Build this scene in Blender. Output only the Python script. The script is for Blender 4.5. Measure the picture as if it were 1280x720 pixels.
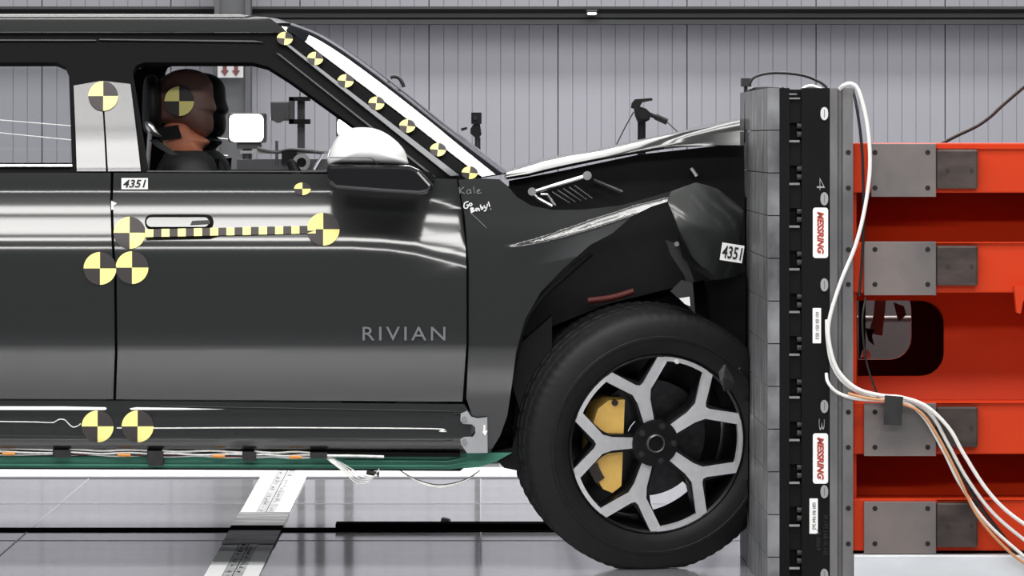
import bpy, bmesh, math, random
from mathutils import Vector, Matrix, Euler
random.seed(7)
for o in list(bpy.data.objects): bpy.data.objects.remove(o, do_unlink=True)
scene = bpy.context.scene
COL = scene.collection
# ------------------------------------------------------------------ camera
F, ZW, H, CX, CY = 6432.0, 16.0, 1.34, 600.0, 175.0     # focal in px, distance to the wheel plane (Y=0), eye height
cam_d = bpy.data.cameras.new('camera'); cam = bpy.data.objects.new('camera', cam_d); COL.objects.link(cam)
cam.location = (0, -ZW, H); cam.rotation_euler = (math.pi/2, 0, 0)
cam_d.sensor_width = 36; cam_d.lens = F/1280*36
cam_d.shift_x = (640-CX)/1280; cam_d.shift_y = (CY-360)/1280
cam_d.clip_end = 200
scene.camera = cam
# ------------------------------------------------------------------ world, lamps, exposure
w = bpy.data.worlds.new('hall'); scene.world = w; w.use_nodes = True
w.node_tree.nodes['Background'].inputs[0].default_value = (0.8, 0.86, 1.0, 1)
w.node_tree.nodes['Background'].inputs[1].default_value = 0.10
def lamp(name, loc, sx, sy, watts, rot=(0, 0, 0), col=(1, .985, .96)):
    d = bpy.data.lights.new(name, 'AREA'); d.shape = 'RECTANGLE'; d.size = sx; d.size_y = sy; d.energy = watts; d.color = col
    o = bpy.data.objects.new(name, d); COL.objects.link(o); o.location = loc; o.rotation_euler = rot
    o['label'] = 'unseen lamp bank lighting the crash hall'; o['category'] = 'lamp'; o['group'] = 'unseen lamp banks'
    return o
lamp('unseen_lamp', (-1.0, -4.5, 6.0), 12.0, 1.1, 480)
lamp('unseen_lamp', (-1.0, -2.6, 6.0), 12.0, 1.1, 480)
lamp('unseen_lamp', (1.0, 5.2, 6.2), 9.0, 8.0, 1300)
lamp('unseen_lamp', (0, -9.5, 4.6), 11.0, 0.5, 260, (math.radians(72), 0, 0))  # added front fill, unseen, brightens near faces and the cabin
lamp('unseen_lamp', (0, 10.5, 7.5), 16.0, 1.2, 980, (math.radians(28), 0, 0))  # added unseen lamp that brightens the back wall
vs = scene.view_settings
vs.view_transform = 'Standard'; vs.look = 'None'; vs.exposure = 0.0; vs.gamma = 1.0; vs.use_curve_mapping = False

# ------------------------------------------------------------------ helpers
W = {}                       # world origin of unrotated parents
def S(Y): return F/(ZW+Y)
def P(px, py, Y=0.0):
    s = S(Y); return Vector(((px-CX)/s, Y, H-(py-CY)/s))
def row(z): return CY+(H-z)*402.0
def lin(c): 
    c /= 255.0
    return c/12.92 if c <= .04045 else ((c+.055)/1.055)**2.4
def rgb(r, g, b): return (lin(r), lin(g), lin(b), 1)
MATS = {}
def mat(name, col, rough=.5, metal=0., coat=0., coat_r=.03, var=.0, scale=8., spec=.5, bump=0., stretch=(1, 1, 1), col2=None, emit=0., detail=4, rvar=0., coat_ior=1.5):
    m = bpy.data.materials.new(name); m.use_nodes = True
    nt = m.node_tree; b = nt.nodes['Principled BSDF']
    b.inputs['Base Color'].default_value = col
    b.inputs['Roughness'].default_value = rough; b.inputs['Metallic'].default_value = metal
    b.inputs['Coat Weight'].default_value = coat; b.inputs['Coat Roughness'].default_value = coat_r
    b.inputs['Coat IOR'].default_value = coat_ior
    b.inputs['Specular IOR Level'].default_value = spec
    if emit:
        b.inputs['Emission Color'].default_value = col; b.inputs['Emission Strength'].default_value = emit
    if var or bump or col2 or rvar:
        tc = nt.nodes.new('ShaderNodeTexCoord'); mp = nt.nodes.new('ShaderNodeMapping'); mp.inputs['Scale'].default_value = stretch
        n = nt.nodes.new('ShaderNodeTexNoise'); n.inputs['Scale'].default_value = scale; n.inputs['Detail'].default_value = detail
        geo = nt.nodes.new('ShaderNodeNewGeometry')
        nt.links.new(geo.outputs['Position'], mp.inputs['Vector']); nt.links.new(mp.outputs[0], n.inputs['Vector'])
        if var or col2:
            r = nt.nodes.new('ShaderNodeValToRGB')
            lo = [max(0, c*(1-var)) for c in col[:3]]+[1]; hi = [min(1, c*(1+var)) for c in col[:3]]+[1]
            if col2: lo, hi = col, col2
            r.color_ramp.elements[0].color = lo; r.color_ramp.elements[1].color = hi
            r.color_ramp.elements[0].position = .32; r.color_ramp.elements[1].position = .68
            nt.links.new(n.outputs['Fac'], r.inputs[0]); nt.links.new(r.outputs[0], b.inputs['Base Color'])
        if rvar:
            mr = nt.nodes.new('ShaderNodeMapRange'); mr.inputs['To Min'].default_value = rough*(1-rvar); mr.inputs['To Max'].default_value = rough*(1+rvar)
            nt.links.new(n.outputs['Fac'], mr.inputs['Value']); nt.links.new(mr.outputs[0], b.inputs['Roughness'])
        if bump:
            bp = nt.nodes.new('ShaderNodeBump'); bp.inputs['Strength'].default_value = bump; bp.inputs['Distance'].default_value = .01
            nt.links.new(n.outputs['Fac'], bp.inputs['Height']); nt.links.new(bp.outputs[0], b.inputs['Normal'])
    MATS[name] = m
    return m
def glass(name, tint, gloss=(1, 1, 1, 1)):
    m = bpy.data.materials.new(name); m.use_nodes = True; nt = m.node_tree; nt.nodes.clear()
    o = nt.nodes.new('ShaderNodeOutputMaterial'); mx = nt.nodes.new('ShaderNodeMixShader')
    t = nt.nodes.new('ShaderNodeBsdfTransparent'); t.inputs[0].default_value = tint
    g = nt.nodes.new('ShaderNodeBsdfGlossy'); g.inputs['Roughness'].default_value = .02; g.inputs[0].default_value = gloss
    fr = nt.nodes.new('ShaderNodeFresnel'); fr.inputs[0].default_value = 1.5
    nt.links.new(fr.outputs[0], mx.inputs[0]); nt.links.new(t.outputs[0], mx.inputs[1]); nt.links.new(g.outputs[0], mx.inputs[2])
    nt.links.new(mx.outputs[0], o.inputs[0]); return m

M_paint = mat('dark_green_paint', (.0075, .0088, .008, 1), .5, .1, 1.0, .13, coat_ior=1.75, spec=.3)
M_paint_dull = mat('dented_paint', (.017, .020, .018, 1), .5, .15, .6, .16, bump=.12, scale=14, coat_ior=1.6)
M_frame = mat('matt_black_frame', (.005, .005, .0055, 1), .6, spec=.06)
M_black = mat('gloss_black_trim', (.006, .006, .007, 1), .22, 0, .6, .05)
M_pillar = mat('piano_black_pillar', (.02, .02, .022, 1), .25, .4, 1.0, .2, coat_ior=1.7)
M_plastic = mat('black_plastic', (.005, .005, .0055, 1), .55, var=.2, scale=20, spec=.2)
M_dark = mat('charcoal_metal', (.0035, .0035, .004, 1), .7, 0, var=.3, scale=12, spec=.12)
M_steelbar = mat('bright_metal', rgb(205, 205, 208), .28, .9, var=.1, scale=30)
M_chrome = mat('satin_letters', rgb(126, 128, 131), .35, .4)
M_white = mat('white_highlight', rgb(238, 238, 236), .5)
M_ink = mat('black_ink', (.01, .01, .01, 1), .6)
M_red = mat('red_ink', rgb(168, 52, 34), .6)
M_yellow = mat('yellow_target', rgb(252, 240, 148), .6, var=.03)
M_brown = mat('dark_target', rgb(52, 46, 46), .6)
M_tyre = mat('tyre_rubber', (.0065, .0065, .007, 1), .62, var=.25, scale=24, bump=.05, spec=.35)
M_rim = mat('machined_alloy', rgb(240, 240, 242), .38, .6, var=.05, scale=40)
M_rimdark = mat('rim_black', (.007, .007, .008, 1), .3, .2)
M_disc = mat('brake_disc_iron', (.06, .06, .063, 1), .4, .8, var=.2, scale=40)
M_caliper = mat('orange_caliper', rgb(255, 204, 108), .5, var=.06, scale=30)
M_mirror = mat('mirror_cap_glare', rgb(240, 240, 240), .25, 0, .6)  # white colour paints in the overhead reflection on the cap
M_green = mat('green_battery_case', rgb(66, 136, 114), .5, var=.15, scale=30, stretch=(.2, 1, 1))
M_wire = mat('pale_wire_and_highlight', rgb(225, 225, 222), .45, var=.15, scale=60)
M_orangew = mat('orange_wire', rgb(214, 140, 60), .5)
M_redw = mat('dark_red_wire', rgb(96, 42, 34), .5)
M_seat = mat('black_seat', (.010, .010, .011, 1), .6, var=.2, scale=20)
M_head = mat('dummy_head_vinyl', rgb(120, 94, 88), .55, col2=rgb(140, 98, 86), scale=6)
M_neck = mat('dummy_orange_skin', rgb(240, 152, 118), .55, var=.12, scale=18)
M_cloth = mat('dark_cotton', (.014, .014, .016, 1), .8, var=.3, scale=30, bump=.1)
M_headb = mat('dummy_black_head', (.012, .012, .013, 1), .5, var=.2, scale=10)
M_glass = glass('clear_glass', (.93, .94, .94, 1))
M_shield = glass('windshield_glass', (.45, .47, .48, 1))
M_wall = mat('grey_sheet_wall', rgb(134, 134, 141), .55, .1, var=.05, scale=1.2, stretch=(1, 1, .2))
M_joint = mat('wall_joint', rgb(92, 92, 97), .7)
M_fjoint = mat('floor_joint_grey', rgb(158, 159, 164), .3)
M_beam = mat('dark_beam', rgb(40, 41, 43), .55, .1, var=.25, scale=3, stretch=(.3, 1, 3))
M_column = mat('dark_column', rgb(74, 75, 78), .6, .2, var=.1, scale=2)
M_floor = mat('polished_floor', rgb(186, 187, 192), .22, 0, 1.0, .10, var=.06, scale=1.4, stretch=(.25, 2.2, 1), rvar=.5)
M_slot = mat('slot_black', (.004, .004, .004, 1), 1.0, spec=0.0)
M_tape = mat('white_floor_tape', rgb(236, 237, 238), .4)
M_ruler = mat('scuffed_ruler_tape', rgb(196, 197, 198), .45, col2=rgb(150, 151, 153), scale=18)
M_block = mat('load_cell_alloy', rgb(100, 101, 103), .4, .75, col2=rgb(168, 169, 171), scale=9, stretch=(1, 6, .8), bump=.05)
M_bplate = mat('black_side_plate', (.0045, .0045, .005, 1), .5, 0, var=.2, scale=8, spec=.15)
M_steel = mat('raw_steel', rgb(112, 112, 114), .42, .75, col2=rgb(148, 146, 145), scale=7, stretch=(1, 1, .5), bump=.05)
M_plate = mat('mill_scale_plate', rgb(112, 110, 110), .45, .7, col2=rgb(140, 130, 126), scale=6, bump=.06)
M_tube = mat('dark_brown_steel', rgb(62, 54, 52), .45, .6, col2=rgb(88, 78, 74), scale=9, stretch=(1, 1, 2.5))
M_orange = mat('orange_frame_paint', rgb(194, 55, 19), .6, 0, 0, .2, spec=.2, var=.08, scale=2.5, stretch=(.4, 1, 1))
M_hole = mat('hole_dark', (.003, .003, .003, 1), .8)
M_plinth = mat('pale_plinth', rgb(206, 210, 214), .35, 0, .2, .1, var=.08, scale=5, stretch=(1, 1, 3))
M_cwhite = mat('white_cable', rgb(228, 228, 224), .4)
M_cyel = mat('tan_cable', rgb(196, 140, 96), .45)
M_cblack = mat('black_cable', (.008, .008, .009, 1), .45)
M_ctape = mat('black_cloth_tape', (.012, .012, .012, 1), .65, var=.3, scale=40)
M_chalk = mat('chalk_mark', rgb(150, 150, 150), .8)
M_pen = mat('white_paint_pen', rgb(226, 226, 226), .6)
M_pengrey = mat('grey_paint_pen', rgb(118, 120, 118), .6)
M_redpart = mat('dark_red_strut', rgb(92, 30, 26), .6)
M_greydust = mat('dusty_grey_plastic', rgb(70, 70, 72), .9, var=.4, scale=20)
M_lampwhite = mat('floodlight_glow', (1, 1, 1, 1), .4, emit=14)
M_lamphouse = mat('floodlight_housing', rgb(46, 46, 48), .45, .2)
M_cam = mat('camera_grey', rgb(40, 41, 44), .5, .0, var=.15, scale=20)
M_arrow = mat('arrow_red', rgb(84, 40, 38), .6)
M_card = mat('sign_card', rgb(166, 166, 168), .6)

def link(o, parent=None):
    COL.objects.link(o)
    if parent: o.parent = parent
    return o
def finish_mesh(bm, name, smooth=None):
    me = bpy.data.meshes.new(name); bm.normal_update(); bm.to_mesh(me); bm.free()
    if smooth is not None:
        for p in me.polygons: p.use_smooth = True
        me.set_sharp_from_angle(angle=math.radians(smooth))
        cnt = {}
        for p in me.polygons:
            for k in p.edge_keys: cnt[k] = cnt.get(k, 0)+1
        for e in me.edges:
            if cnt.get(tuple(sorted(e.vertices)), 0) == 1: e.use_edge_sharp = True
    return me
def obj(name, bm, m, parent=None, smooth=None, local=False, thick=0, m2=None):
    """bm holds world coordinates (or the parent's own when local); the origin goes to the middle of the base"""
    vs_ = [v.co for v in bm.verts]
    lo = Vector((min(v.x for v in vs_), min(v.y for v in vs_), min(v.z for v in vs_)))
    hi = Vector((max(v.x for v in vs_), max(v.y for v in vs_), max(v.z for v in vs_)))
    org = Vector(((lo.x+hi.x)/2, (lo.y+hi.y)/2, lo.z))
    for v in bm.verts: v.co -= org
    me = finish_mesh(bm, name, smooth); me.materials.append(m)
    if m2: me.materials.append(m2)
    o = bpy.data.objects.new(name, me); link(o, parent)
    o.location = org if (local or not parent) else org-W[parent.name]
    W[o.name] = org if not local else Vector((0, 0, 0))
    if thick:
        md = o.modifiers.new('thickness', 'SOLIDIFY'); md.thickness = thick; md.offset = -1
    return o
def sub(o, org_local=None): return o
def empty(name, loc, label, cat, group=None):
    o = bpy.data.objects.new(name, None); COL.objects.link(o); o.location = loc; o.empty_display_size = .1
    W[o.name] = Vector(loc); o['label'] = label; o['category'] = cat
    if group: o['group'] = group
    return o
def tag(o, label, cat, group=None):
    o['label'] = label; o['category'] = cat
    if group: o['group'] = group
    return o
def struct(o, label=None):
    o['kind'] = 'structure'
    if label: o['label'] = label
    return o
def copyat(o, dloc, parent):
    c = o.copy(); COL.objects.link(c); c.parent = parent; c.location = o.location+Vector(dloc); W[c.name] = W.get(o.name, Vector())+Vector(dloc); return c
def bx(bm, x0, x1, y0, y1, z0, z1, bev=0, mi=0):
    r = bmesh.ops.create_cube(bm, size=1)
    vv = r['verts']
    for v in vv:
        v.co = Vector(((x0+x1)/2+v.co.x*(x1-x0), (y0+y1)/2+v.co.y*(y1-y0), (z0+z1)/2+v.co.z*(z1-z0)))
    if bev:
        es = list({e for v in vv for e in v.link_edges})
        bmesh.ops.bevel(bm, geom=es, offset=bev, segments=2, affect='EDGES', profile=.6)
    return vv
def box(x0, x1, y0, y1, z0, z1, bev=0):
    bm = bmesh.new(); bx(bm, x0, x1, y0, y1, z0, z1, bev); return bm
def pbox(a, b, c, d, Y, dep, bev=0):
    p, q = P(a, d, Y), P(c, b, Y)
    return box(p.x, q.x, Y, Y+dep, p.z, q.z, bev)
def spline(pts, n=8, closed=False):
    pts = [Vector(p) for p in pts]; out = []
    N = len(pts); rng = N if closed else N-1
    for i in range(rng):
        if closed: p0, p1, p2, p3 = pts[(i-1) % N], pts[i], pts[(i+1) % N], pts[(i+2) % N]
        else: p0, p1, p2, p3 = pts[max(i-1, 0)], pts[i], pts[i+1], pts[min(i+2, N-1)]
        for k in range(n):
            t = k/n
            out.append(.5*((2*p1)+(-p0+p2)*t+(2*p0-5*p1+4*p2-p3)*t*t+(-p0+3*p1-3*p2+p3)*t**3))
    if not closed: out.append(pts[-1])
    return out
def tube(bm, pts, r, seg=8, cap=True):
    pts = [Vector(p) for p in pts]; rings = []
    up = Vector((0, 0, 1))
    t0 = (pts[1]-pts[0]).normalized()
    nrm = t0.cross(up) if abs(t0.z) < .9 else t0.cross(Vector((0, 1, 0)))
    nrm.normalize()
    for i, p in enumerate(pts):
        t = (pts[min(i+1, len(pts)-1)]-pts[max(i-1, 0)]).normalized()
        nrm = (nrm-t*nrm.dot(t)).normalized(); b = t.cross(nrm)
        rr = r[i] if isinstance(r, (list, tuple)) else r
        rings.append([bm.verts.new(p+nrm*math.cos(a)*rr+b*math.sin(a)*rr) for a in [2*math.pi*k/seg for k in range(seg)]])
    for i in range(len(rings)-1):
        for k in range(seg):
            bm.faces.new((rings[i][k], rings[i][(k+1) % seg], rings[i+1][(k+1) % seg], rings[i+1][k]))
    if cap:
        bm.faces.new(rings[0][::-1]); bm.faces.new(rings[-1])
def tubebm(pts, r, seg=8, n=6):
    bm = bmesh.new(); tube(bm, spline(pts, n) if n else pts, r, seg); bmesh.ops.recalc_face_normals(bm, faces=bm.faces); return bm
def cyl(bm, p0, p1, r0, r1=None, seg=20):
    r1 = r0 if r1 is None else r1
    tube(bm, [Vector(p0), Vector(p1)], [r0, r1], seg)
def cylbm(p0, p1, r0, r1=None, seg=20):
    bm = bmesh.new(); cyl(bm, p0, p1, r0, r1, seg); bmesh.ops.recalc_face_normals(bm, faces=bm.faces); return bm
def prism_xz(poly, y0, y1):
    """polygon of (x,z) world points extruded in Y"""
    bm = bmesh.new()
    a = [bm.verts.new((x, y0, z)) for x, z in poly]; b = [bm.verts.new((x, y1, z)) for x, z in poly]
    n = len(a)
    bm.faces.new(a); bm.faces.new(b[::-1])
    for i in range(n): bm.faces.new((a[i], b[i], b[(i+1) % n], a[(i+1) % n]))
    bmesh.ops.recalc_face_normals(bm, faces=bm.faces); return bm
def pprism(pix, Y, dep):
    return prism_xz([(P(x, y, Y).x, P(x, y, Y).z) for x, y in pix], Y, Y+dep)
def solve(px, py, yf):
    Y = 0.0
    for _ in range(6):
        p = P(px, py, Y); Y = yf(p.x, p.z)
    p = P(px, py, Y); return p
def panel_bm(outline, holes, yf, zc=None, xc=None, flip=False, mir=None):
    bm = bmesh.new()
    def loop(pts):
        v = []
        for q in pts:
            p = solve(q[0], q[1], yf); v.append(bm.verts.new((p.x, 0, p.z)))
        return [bm.edges.new((v[i], v[(i+1) % len(v)])) for i in range(len(v))]
    es = loop(outline)
    for h in holes: es += loop(h)
    bmesh.ops.triangle_fill(bm, use_beauty=True, use_dissolve=False, edges=es, normal=(0, -1, 0))
    for z in (zc or []):
        bmesh.ops.bisect_plane(bm, geom=bm.verts[:]+bm.edges[:]+bm.faces[:], plane_co=(0, 0, z), plane_no=(0, 0, 1), dist=1e-5)
    for x in (xc or []):
        bmesh.ops.bisect_plane(bm, geom=bm.verts[:]+bm.edges[:]+bm.faces[:], plane_co=(x, 0, 0), plane_no=(1, 0, 0), dist=1e-5)
    for v in bm.verts: v.co.y = yf(v.co.x, v.co.z)
    if mir is not None:
        for v in bm.verts: v.co.y = 2*mir-v.co.y
    bm.normal_update()
    s = 1 if mir is None else -1
    for f in bm.faces:
        if f.normal.y*s > 0: f.normal_flip()
    return bm
def rz(r): return H-(r-CY)/402.0
def smoothtab(tab):
    xs = [a for a, b in tab]; ys = [b for a, b in tab]; n = len(xs)
    d = [(ys[i+1]-ys[i])/(xs[i+1]-xs[i]) for i in range(n-1)]
    m = [d[0]]+[0 if d[i-1]*d[i] <= 0 else 2*d[i-1]*d[i]/(d[i-1]+d[i]) for i in range(1, n-1)]+[d[-1]]
    def f(x):
        if x <= xs[0]: return ys[0]
        if x >= xs[-1]: return ys[-1]
        for i in range(n-1):
            if x <= xs[i+1]:
                h = xs[i+1]-xs[i]; t = (x-xs[i])/h
                return ys[i]*(1+2*t)*(1-t)**2+m[i]*h*t*(1-t)**2+ys[i+1]*t*t*(3-2*t)+m[i+1]*h*t*t*(t-1)
    return f
def textbm(txt, size, shear=0, offset=0, spacing=1, extrude=0.0006):
    """lettering as a mesh in its own XY plane, centred"""
    c = bpy.data.curves.new('lettering', 'FONT'); c.body = txt; c.size = size; c.shear = shear; c.offset = offset
    c.space_character = spacing; c.extrude = extrude; c.align_x = 'CENTER'; c.align_y = 'CENTER'; c.resolution_u = 3
    o = bpy.data.objects.new('lettering', c); COL.objects.link(o)
    dg = bpy.context.evaluated_depsgraph_get(); me = bpy.data.meshes.new_from_object(o.evaluated_get(dg))
    bm = bmesh.new(); bm.from_mesh(me)
    bpy.data.objects.remove(o); bpy.data.curves.remove(c); bpy.data.meshes.remove(me)
    return bm
def fit(bm, w_, h_):
    x0 = min(v.co.x for v in bm.verts); x1 = max(v.co.x for v in bm.verts); y0 = min(v.co.y for v in bm.verts); y1 = max(v.co.y for v in bm.verts)
    for v in bm.verts:
        v.co.x = (v.co.x-(x0+x1)/2)*w_/(x1-x0); v.co.y = (v.co.y-(y0+y1)/2)*h_/(y1-y0)
    return bm
def place_text(bm, loc, rot=0.0, tilt=0.0):
    """face the text to -Y; rot turns it in its plane; tilt leans it back"""
    M = Matrix.Translation(loc) @ Matrix.Rotation(math.pi/2-tilt, 4, 'X') @ Matrix.Rotation(rot, 4, 'Z')
    bmesh.ops.transform(bm, matrix=M, verts=bm.verts); return bm

# ------------------------------------------------------------------ the hall
WY = 14.0
floor = struct(obj('floor', box(-14, 14, -20, WY+.3, -.12, 0), M_floor), 'pale grey polished hall floor')
floor_o = floor
def fpatch(name, x0, x1, y0, y1, m, h=.003):
    return obj(name, box(x0, x1, y0, y1, 0, h), m, floor)
fy = lambda py: H*F/(py-CY)-ZW
fpatch('tow_slot', -12, P(690, 0, fy(662)).x+.6, fy(665.5), fy(660.5), M_slot)
obj('tow_rail', box(P(420, 0, 1.72).x, P(700, 0, 1.72).x, 1.66, 1.78, .0, .022), M_slot, floor)
fpatch('edge_stripe', -12, 12, fy(596), fy(585), M_tape)
fpatch('edge_dark_line', -12, 12, fy(598.5), fy(597), M_joint, .004)  # thin grey line along the near side of the stripe
for yy in (fy(630), fy(676)):
    fpatch('floor_joint', -12, 12, yy, yy+.012, M_fjoint, .0012)
for xx in (-3.1, -1.55, 0.0, 1.55):
    fpatch('floor_joint', xx, xx+.006, -8, 12, M_fjoint, .0012)
wall = bpy.data.objects.new('wall_back', None); COL.objects.link(wall); wall.location = (0, WY, 0); W['wall_back'] = Vector((0, WY, 0))
struct(wall, 'grey ribbed sheet metal wall behind the car')
sW = S(WY); pitch = 161.0/sW; x537 = (537-CX)/sW
def wallpanel(z0, z1):
    pw = pitch-.006; nr = 9; prof = []
    for i in range(nr):
        a = i*pw/nr; b = (i+1)*pw/nr
        prof += [(a+.003 if i else 0, 0), (b-.003 if i < nr-1 else pw, 0)]
        if i < nr-1: prof += [(b, .0035)]
    bm = bmesh.new()
    lo = [bm.verts.new((x, y, z0)) for x, y in prof]; hi = [bm.verts.new((x, y, z1)) for x, y in prof]
    for i in range(len(prof)-1): bm.faces.new((lo[i], lo[i+1], hi[i+1], hi[i]))
    b0, b1 = bm.verts.new((0, .05, z0)), bm.verts.new((pw, .05, z0)); t0, t1 = bm.verts.new((0, .05, z1)), bm.verts.new((pw, .05, z1))
    bm.faces.new((b0, lo[0], hi[0], t0)); bm.faces.new((lo[-1], b1, t1, hi[-1])); bm.faces.new((b1, b0, t0, t1))
    bm.faces.new(hi+[t1, t0]); bm.faces.new((lo+[b1, b0])[::-1])
    bmesh.ops.recalc_face_normals(bm, faces=bm.faces)
    return bm
pz = P(0, 19, WY).z
first = {}
for zi, (z0, z1) in enumerate(((0.0, pz), (pz+.012, 6.0))):
    for k in range(-7, 9):
        if zi not in first:
            bm = wallpanel(z0, z1); bmesh.ops.translate(bm, vec=(x537+k*pitch, WY-.05, 0), verts=bm.verts)
            first[zi] = obj('wall_panel', bm, M_wall, wall); k0 = k
        else: copyat(first[zi], ((k-k0)*pitch, 0, 0), wall)
obj('backing', box(-8, 8, WY+.002, WY+.1, 0, 6), M_joint, wall)
# dark beam, column
bmB = bmesh.new()
a, b = P(0, 30, WY-.25), P(0, 8, WY-.25)
bx(bmB, -9, 9, WY-.25, WY-.06, a.z, a.z+.025); bx(bmB, -9, 9, WY-.17, WY-.06, a.z+.02, b.z-.01); bx(bmB, -9, 9, WY-.25, WY-.06, b.z-.015, b.z)
beam = struct(obj('trim_1', bmB, M_beam), 'dark horizontal steel beam across the grey wall')
obj('middle_rib', box(-9, 9, WY-.2, WY-.17, (a.z+b.z)/2-.012, (a.z+b.z)/2+.012), M_beam, beam)
p, q = P(268, 0, WY-.5), P(313, 0, WY-.5)
bmC = bmesh.new(); bx(bmC, p.x, p.x+.03, WY-.5, WY-.27, 0, 5); bx(bmC, q.x-.03, q.x, WY-.5, WY-.27, 0, 5); bx(bmC, p.x+.03, q.x-.03, WY-.47, WY-.44, 0, 5)
column = struct(obj('trim_2', bmC, M_column), 'dark steel column in front of the grey wall')
t = empty('beam_light', P(740, 19, WY-.3), 'small white light fitting on the dark wall beam', 'light')
obj('housing', pbox(733, 12, 747, 15.5, WY-.33, .08, .006), M_lamphouse, t)
obj('diffuser', pbox(734, 15, 746, 18.5, WY-.33, .06, .01), mat('small_lamp_glow', (1, 1, 1, 1), .4, emit=.8), t)
sg = empty('arrow_sign', P(288, 97, WY-.53), 'white card sign with two red down arrows on dark column', 'sign')
obj('card', pbox(272, 80, 304, 97, WY-.53, .01), M_card, sg)
for ax in (281, 295):
    obj('arrow', pprism([(ax-2.4, 81), (ax+2.4, 81), (ax+2.4, 88), (ax+5, 88), (ax, 95), (ax-5, 88), (ax-2.4, 88)], WY-.536, .006), M_arrow, sg)

# ------------------------------------------------------------------ measuring strip on the floor
def fl(px, py): 
    Y = fy(py); return P(px, py, Y)
x0 = fl(331, 588).x; x0b = fl(257, 719).x; x1 = fl(388, 588).x; x1b = fl(325, 719).x
def strip_x(f, Y):
    a_, b_ = x0+(x1-x0)*f, x0b+(x1b-x0b)*f
    t_ = (fy(588)-Y)/(fy(588)-fy(719)); return a_+(b_-a_)*t_
def strip(f0, f1, ya, yb, h0, h1):
    bm = bmesh.new()
    pts = [(strip_x(f0, yb), yb), (strip_x(f1, yb), yb), (strip_x(f1, ya), ya), (strip_x(f0, ya), ya)]
    lo = [bm.verts.new((x, y, h0)) for x, y in pts]; hi = [bm.verts.new((x, y, h1)) for x, y in pts]
    bm.faces.new(hi); bm.faces.new(lo[::-1])
    for i in range(4): bm.faces.new((lo[i], lo[(i+1) % 4], hi[(i+1) % 4], hi[i]))
    bmesh.ops.recalc_face_normals(bm, faces=bm.faces); return bm
ya, yb = fy(585), fy(735)
ms = empty('measuring_strip', (strip_x(.5, (ya+yb)/2), (ya+yb)/2, .0045), 'white floor tape strip with two dark ruler bands', 'tape')
obj('tape', strip(0, 1, ya, yb, .0045, .0062), M_tape, ms)
obj('ruler_band', strip(.34, .5, ya, yb, .0062, .0075), M_ruler, ms); obj('ruler_band', strip(.54, .70, ya, yb, .0062, .0075), M_ruler, ms)
obj('centre_line', strip(.51, .53, ya, yb, .0062, .0070), M_ink, ms)
obj('border_line', strip(.325, .34, ya, yb, .0062, .0070), M_joint, ms)
bm = bmesh.new()
for i in range(160):
    Y = yb+(ya-yb)*random.random(); f = random.choice((.36, .56))+random.random()*.04
    l = .02+random.random()*.07; xx = strip_x(f, Y); ww = strip_x(f+l, Y)-xx
    bx(bm, xx, xx+ww, Y, Y+.006+.012*random.random(), .0075, .0082)
o = obj('tick_marks', bm, M_ink, ms); o['kind'] = 'stuff'
obj('soft_shade', strip(-.01, 1.01, fy(643), fy(683), .0083, .0088), mat('strip_shade', rgb(52, 52, 54), .5, col2=rgb(150, 150, 152), scale=7, stretch=(.6, 2, 1)), ms)  # soft shade across the strip, put into the colour
obj('slot_gap', strip(-.02, 1.02, fy(660), fy(666), .0089, .0095), M_slot, ms)

# ------------------------------------------------------------------ crash barrier
NY, FYB = -.937, .663
def NX(px): return (px-CX)/427.0
def NZ(py): return H-(py-CY)/427.0
ZT = NZ(110)
bar = empty('crash_barrier', (1.0, -.14, 0), 'grey load cell crash barrier wall with black side plate', 'barrier')
XI = NX(959.5)
def tile_bm(z0, z1, y0, y1):
    xs0, xs1 = XI, NX(974.3)
    w_ = y1-y0
    prof = [(xs0, y0), (xs1, y0), (xs1, y1), (xs0, y1)]
    for f in (.72, .28):
        yc = y0+w_*f; prof += [(xs0, yc+.012), (xs0+.006, yc), (xs0, yc-.012)]
    bm = bmesh.new(); lo = [bm.verts.new((x, y, z0)) for x, y in prof]; hi = [bm.verts.new((x, y, z1)) for x, y in prof]
    n = len(lo); bm.faces.new(lo[::-1]); bm.faces.new(hi)
    for i in range(n): bm.faces.new((lo[i], lo[(i+1) % n], hi[(i+1) % n], hi[i]))
    bmesh.ops.recalc_face_normals(bm, faces=bm.faces); return bm
NC = 13; cw = (FYB-NY)/NC; tile = None
for r in range(12):
    z1 = ZT-r*.125; z0 = max(z1-.125+.0028, .002)
    for c in range(NC):
        if r == 0 and c == 0: tile = obj('load_cell_block', tile_bm(z0, z1, NY, NY+cw-.003), M_block, bar); tz = z0
        elif r == 11 and c == 0: tile11 = obj('load_cell_block', tile_bm(z0, z1, NY, NY+cw-.003), M_block, bar)
        elif r == 11: copyat(tile11, (0, c*cw, 0), bar)
        else: copyat(tile, (0, c*cw, z0-tz), bar)
obj('core', box(NX(974.5), NX(1037), NY+.03, FYB, 0, ZT-.004), M_bplate, bar)
obj('edge_plate', box(NX(974.8), NX(987), NY, NY+.03, 0, ZT), M_bplate, bar)
obj('side_plate', box(NX(1002), NX(1037), NY-.002, NY+.03, 0, ZT), M_bplate, bar)
obj('steel_strip', box(NX(1037.2), NX(1047), NY-.006, FYB, 0, ZT-.001), M_steel, bar)
obj('steel_strip', box(NX(1048), NX(1052.5), NY+.004, FYB, 0, ZT-.003), M_steel, bar)
hs = obj('hole_strip', box(NX(1053), NX(1066), NY-.012, FYB, 0, ZT-.001), M_steel, bar)
hole = None
def hole_at(px, py, Y, parent, r=.0075):
    global hole
    return obj('bolt_hole', cylbm((NX(px), Y-.001, NZ(py)), (NX(px), Y+.002, NZ(py)), r, seg=14), M_hole, parent)
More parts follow.
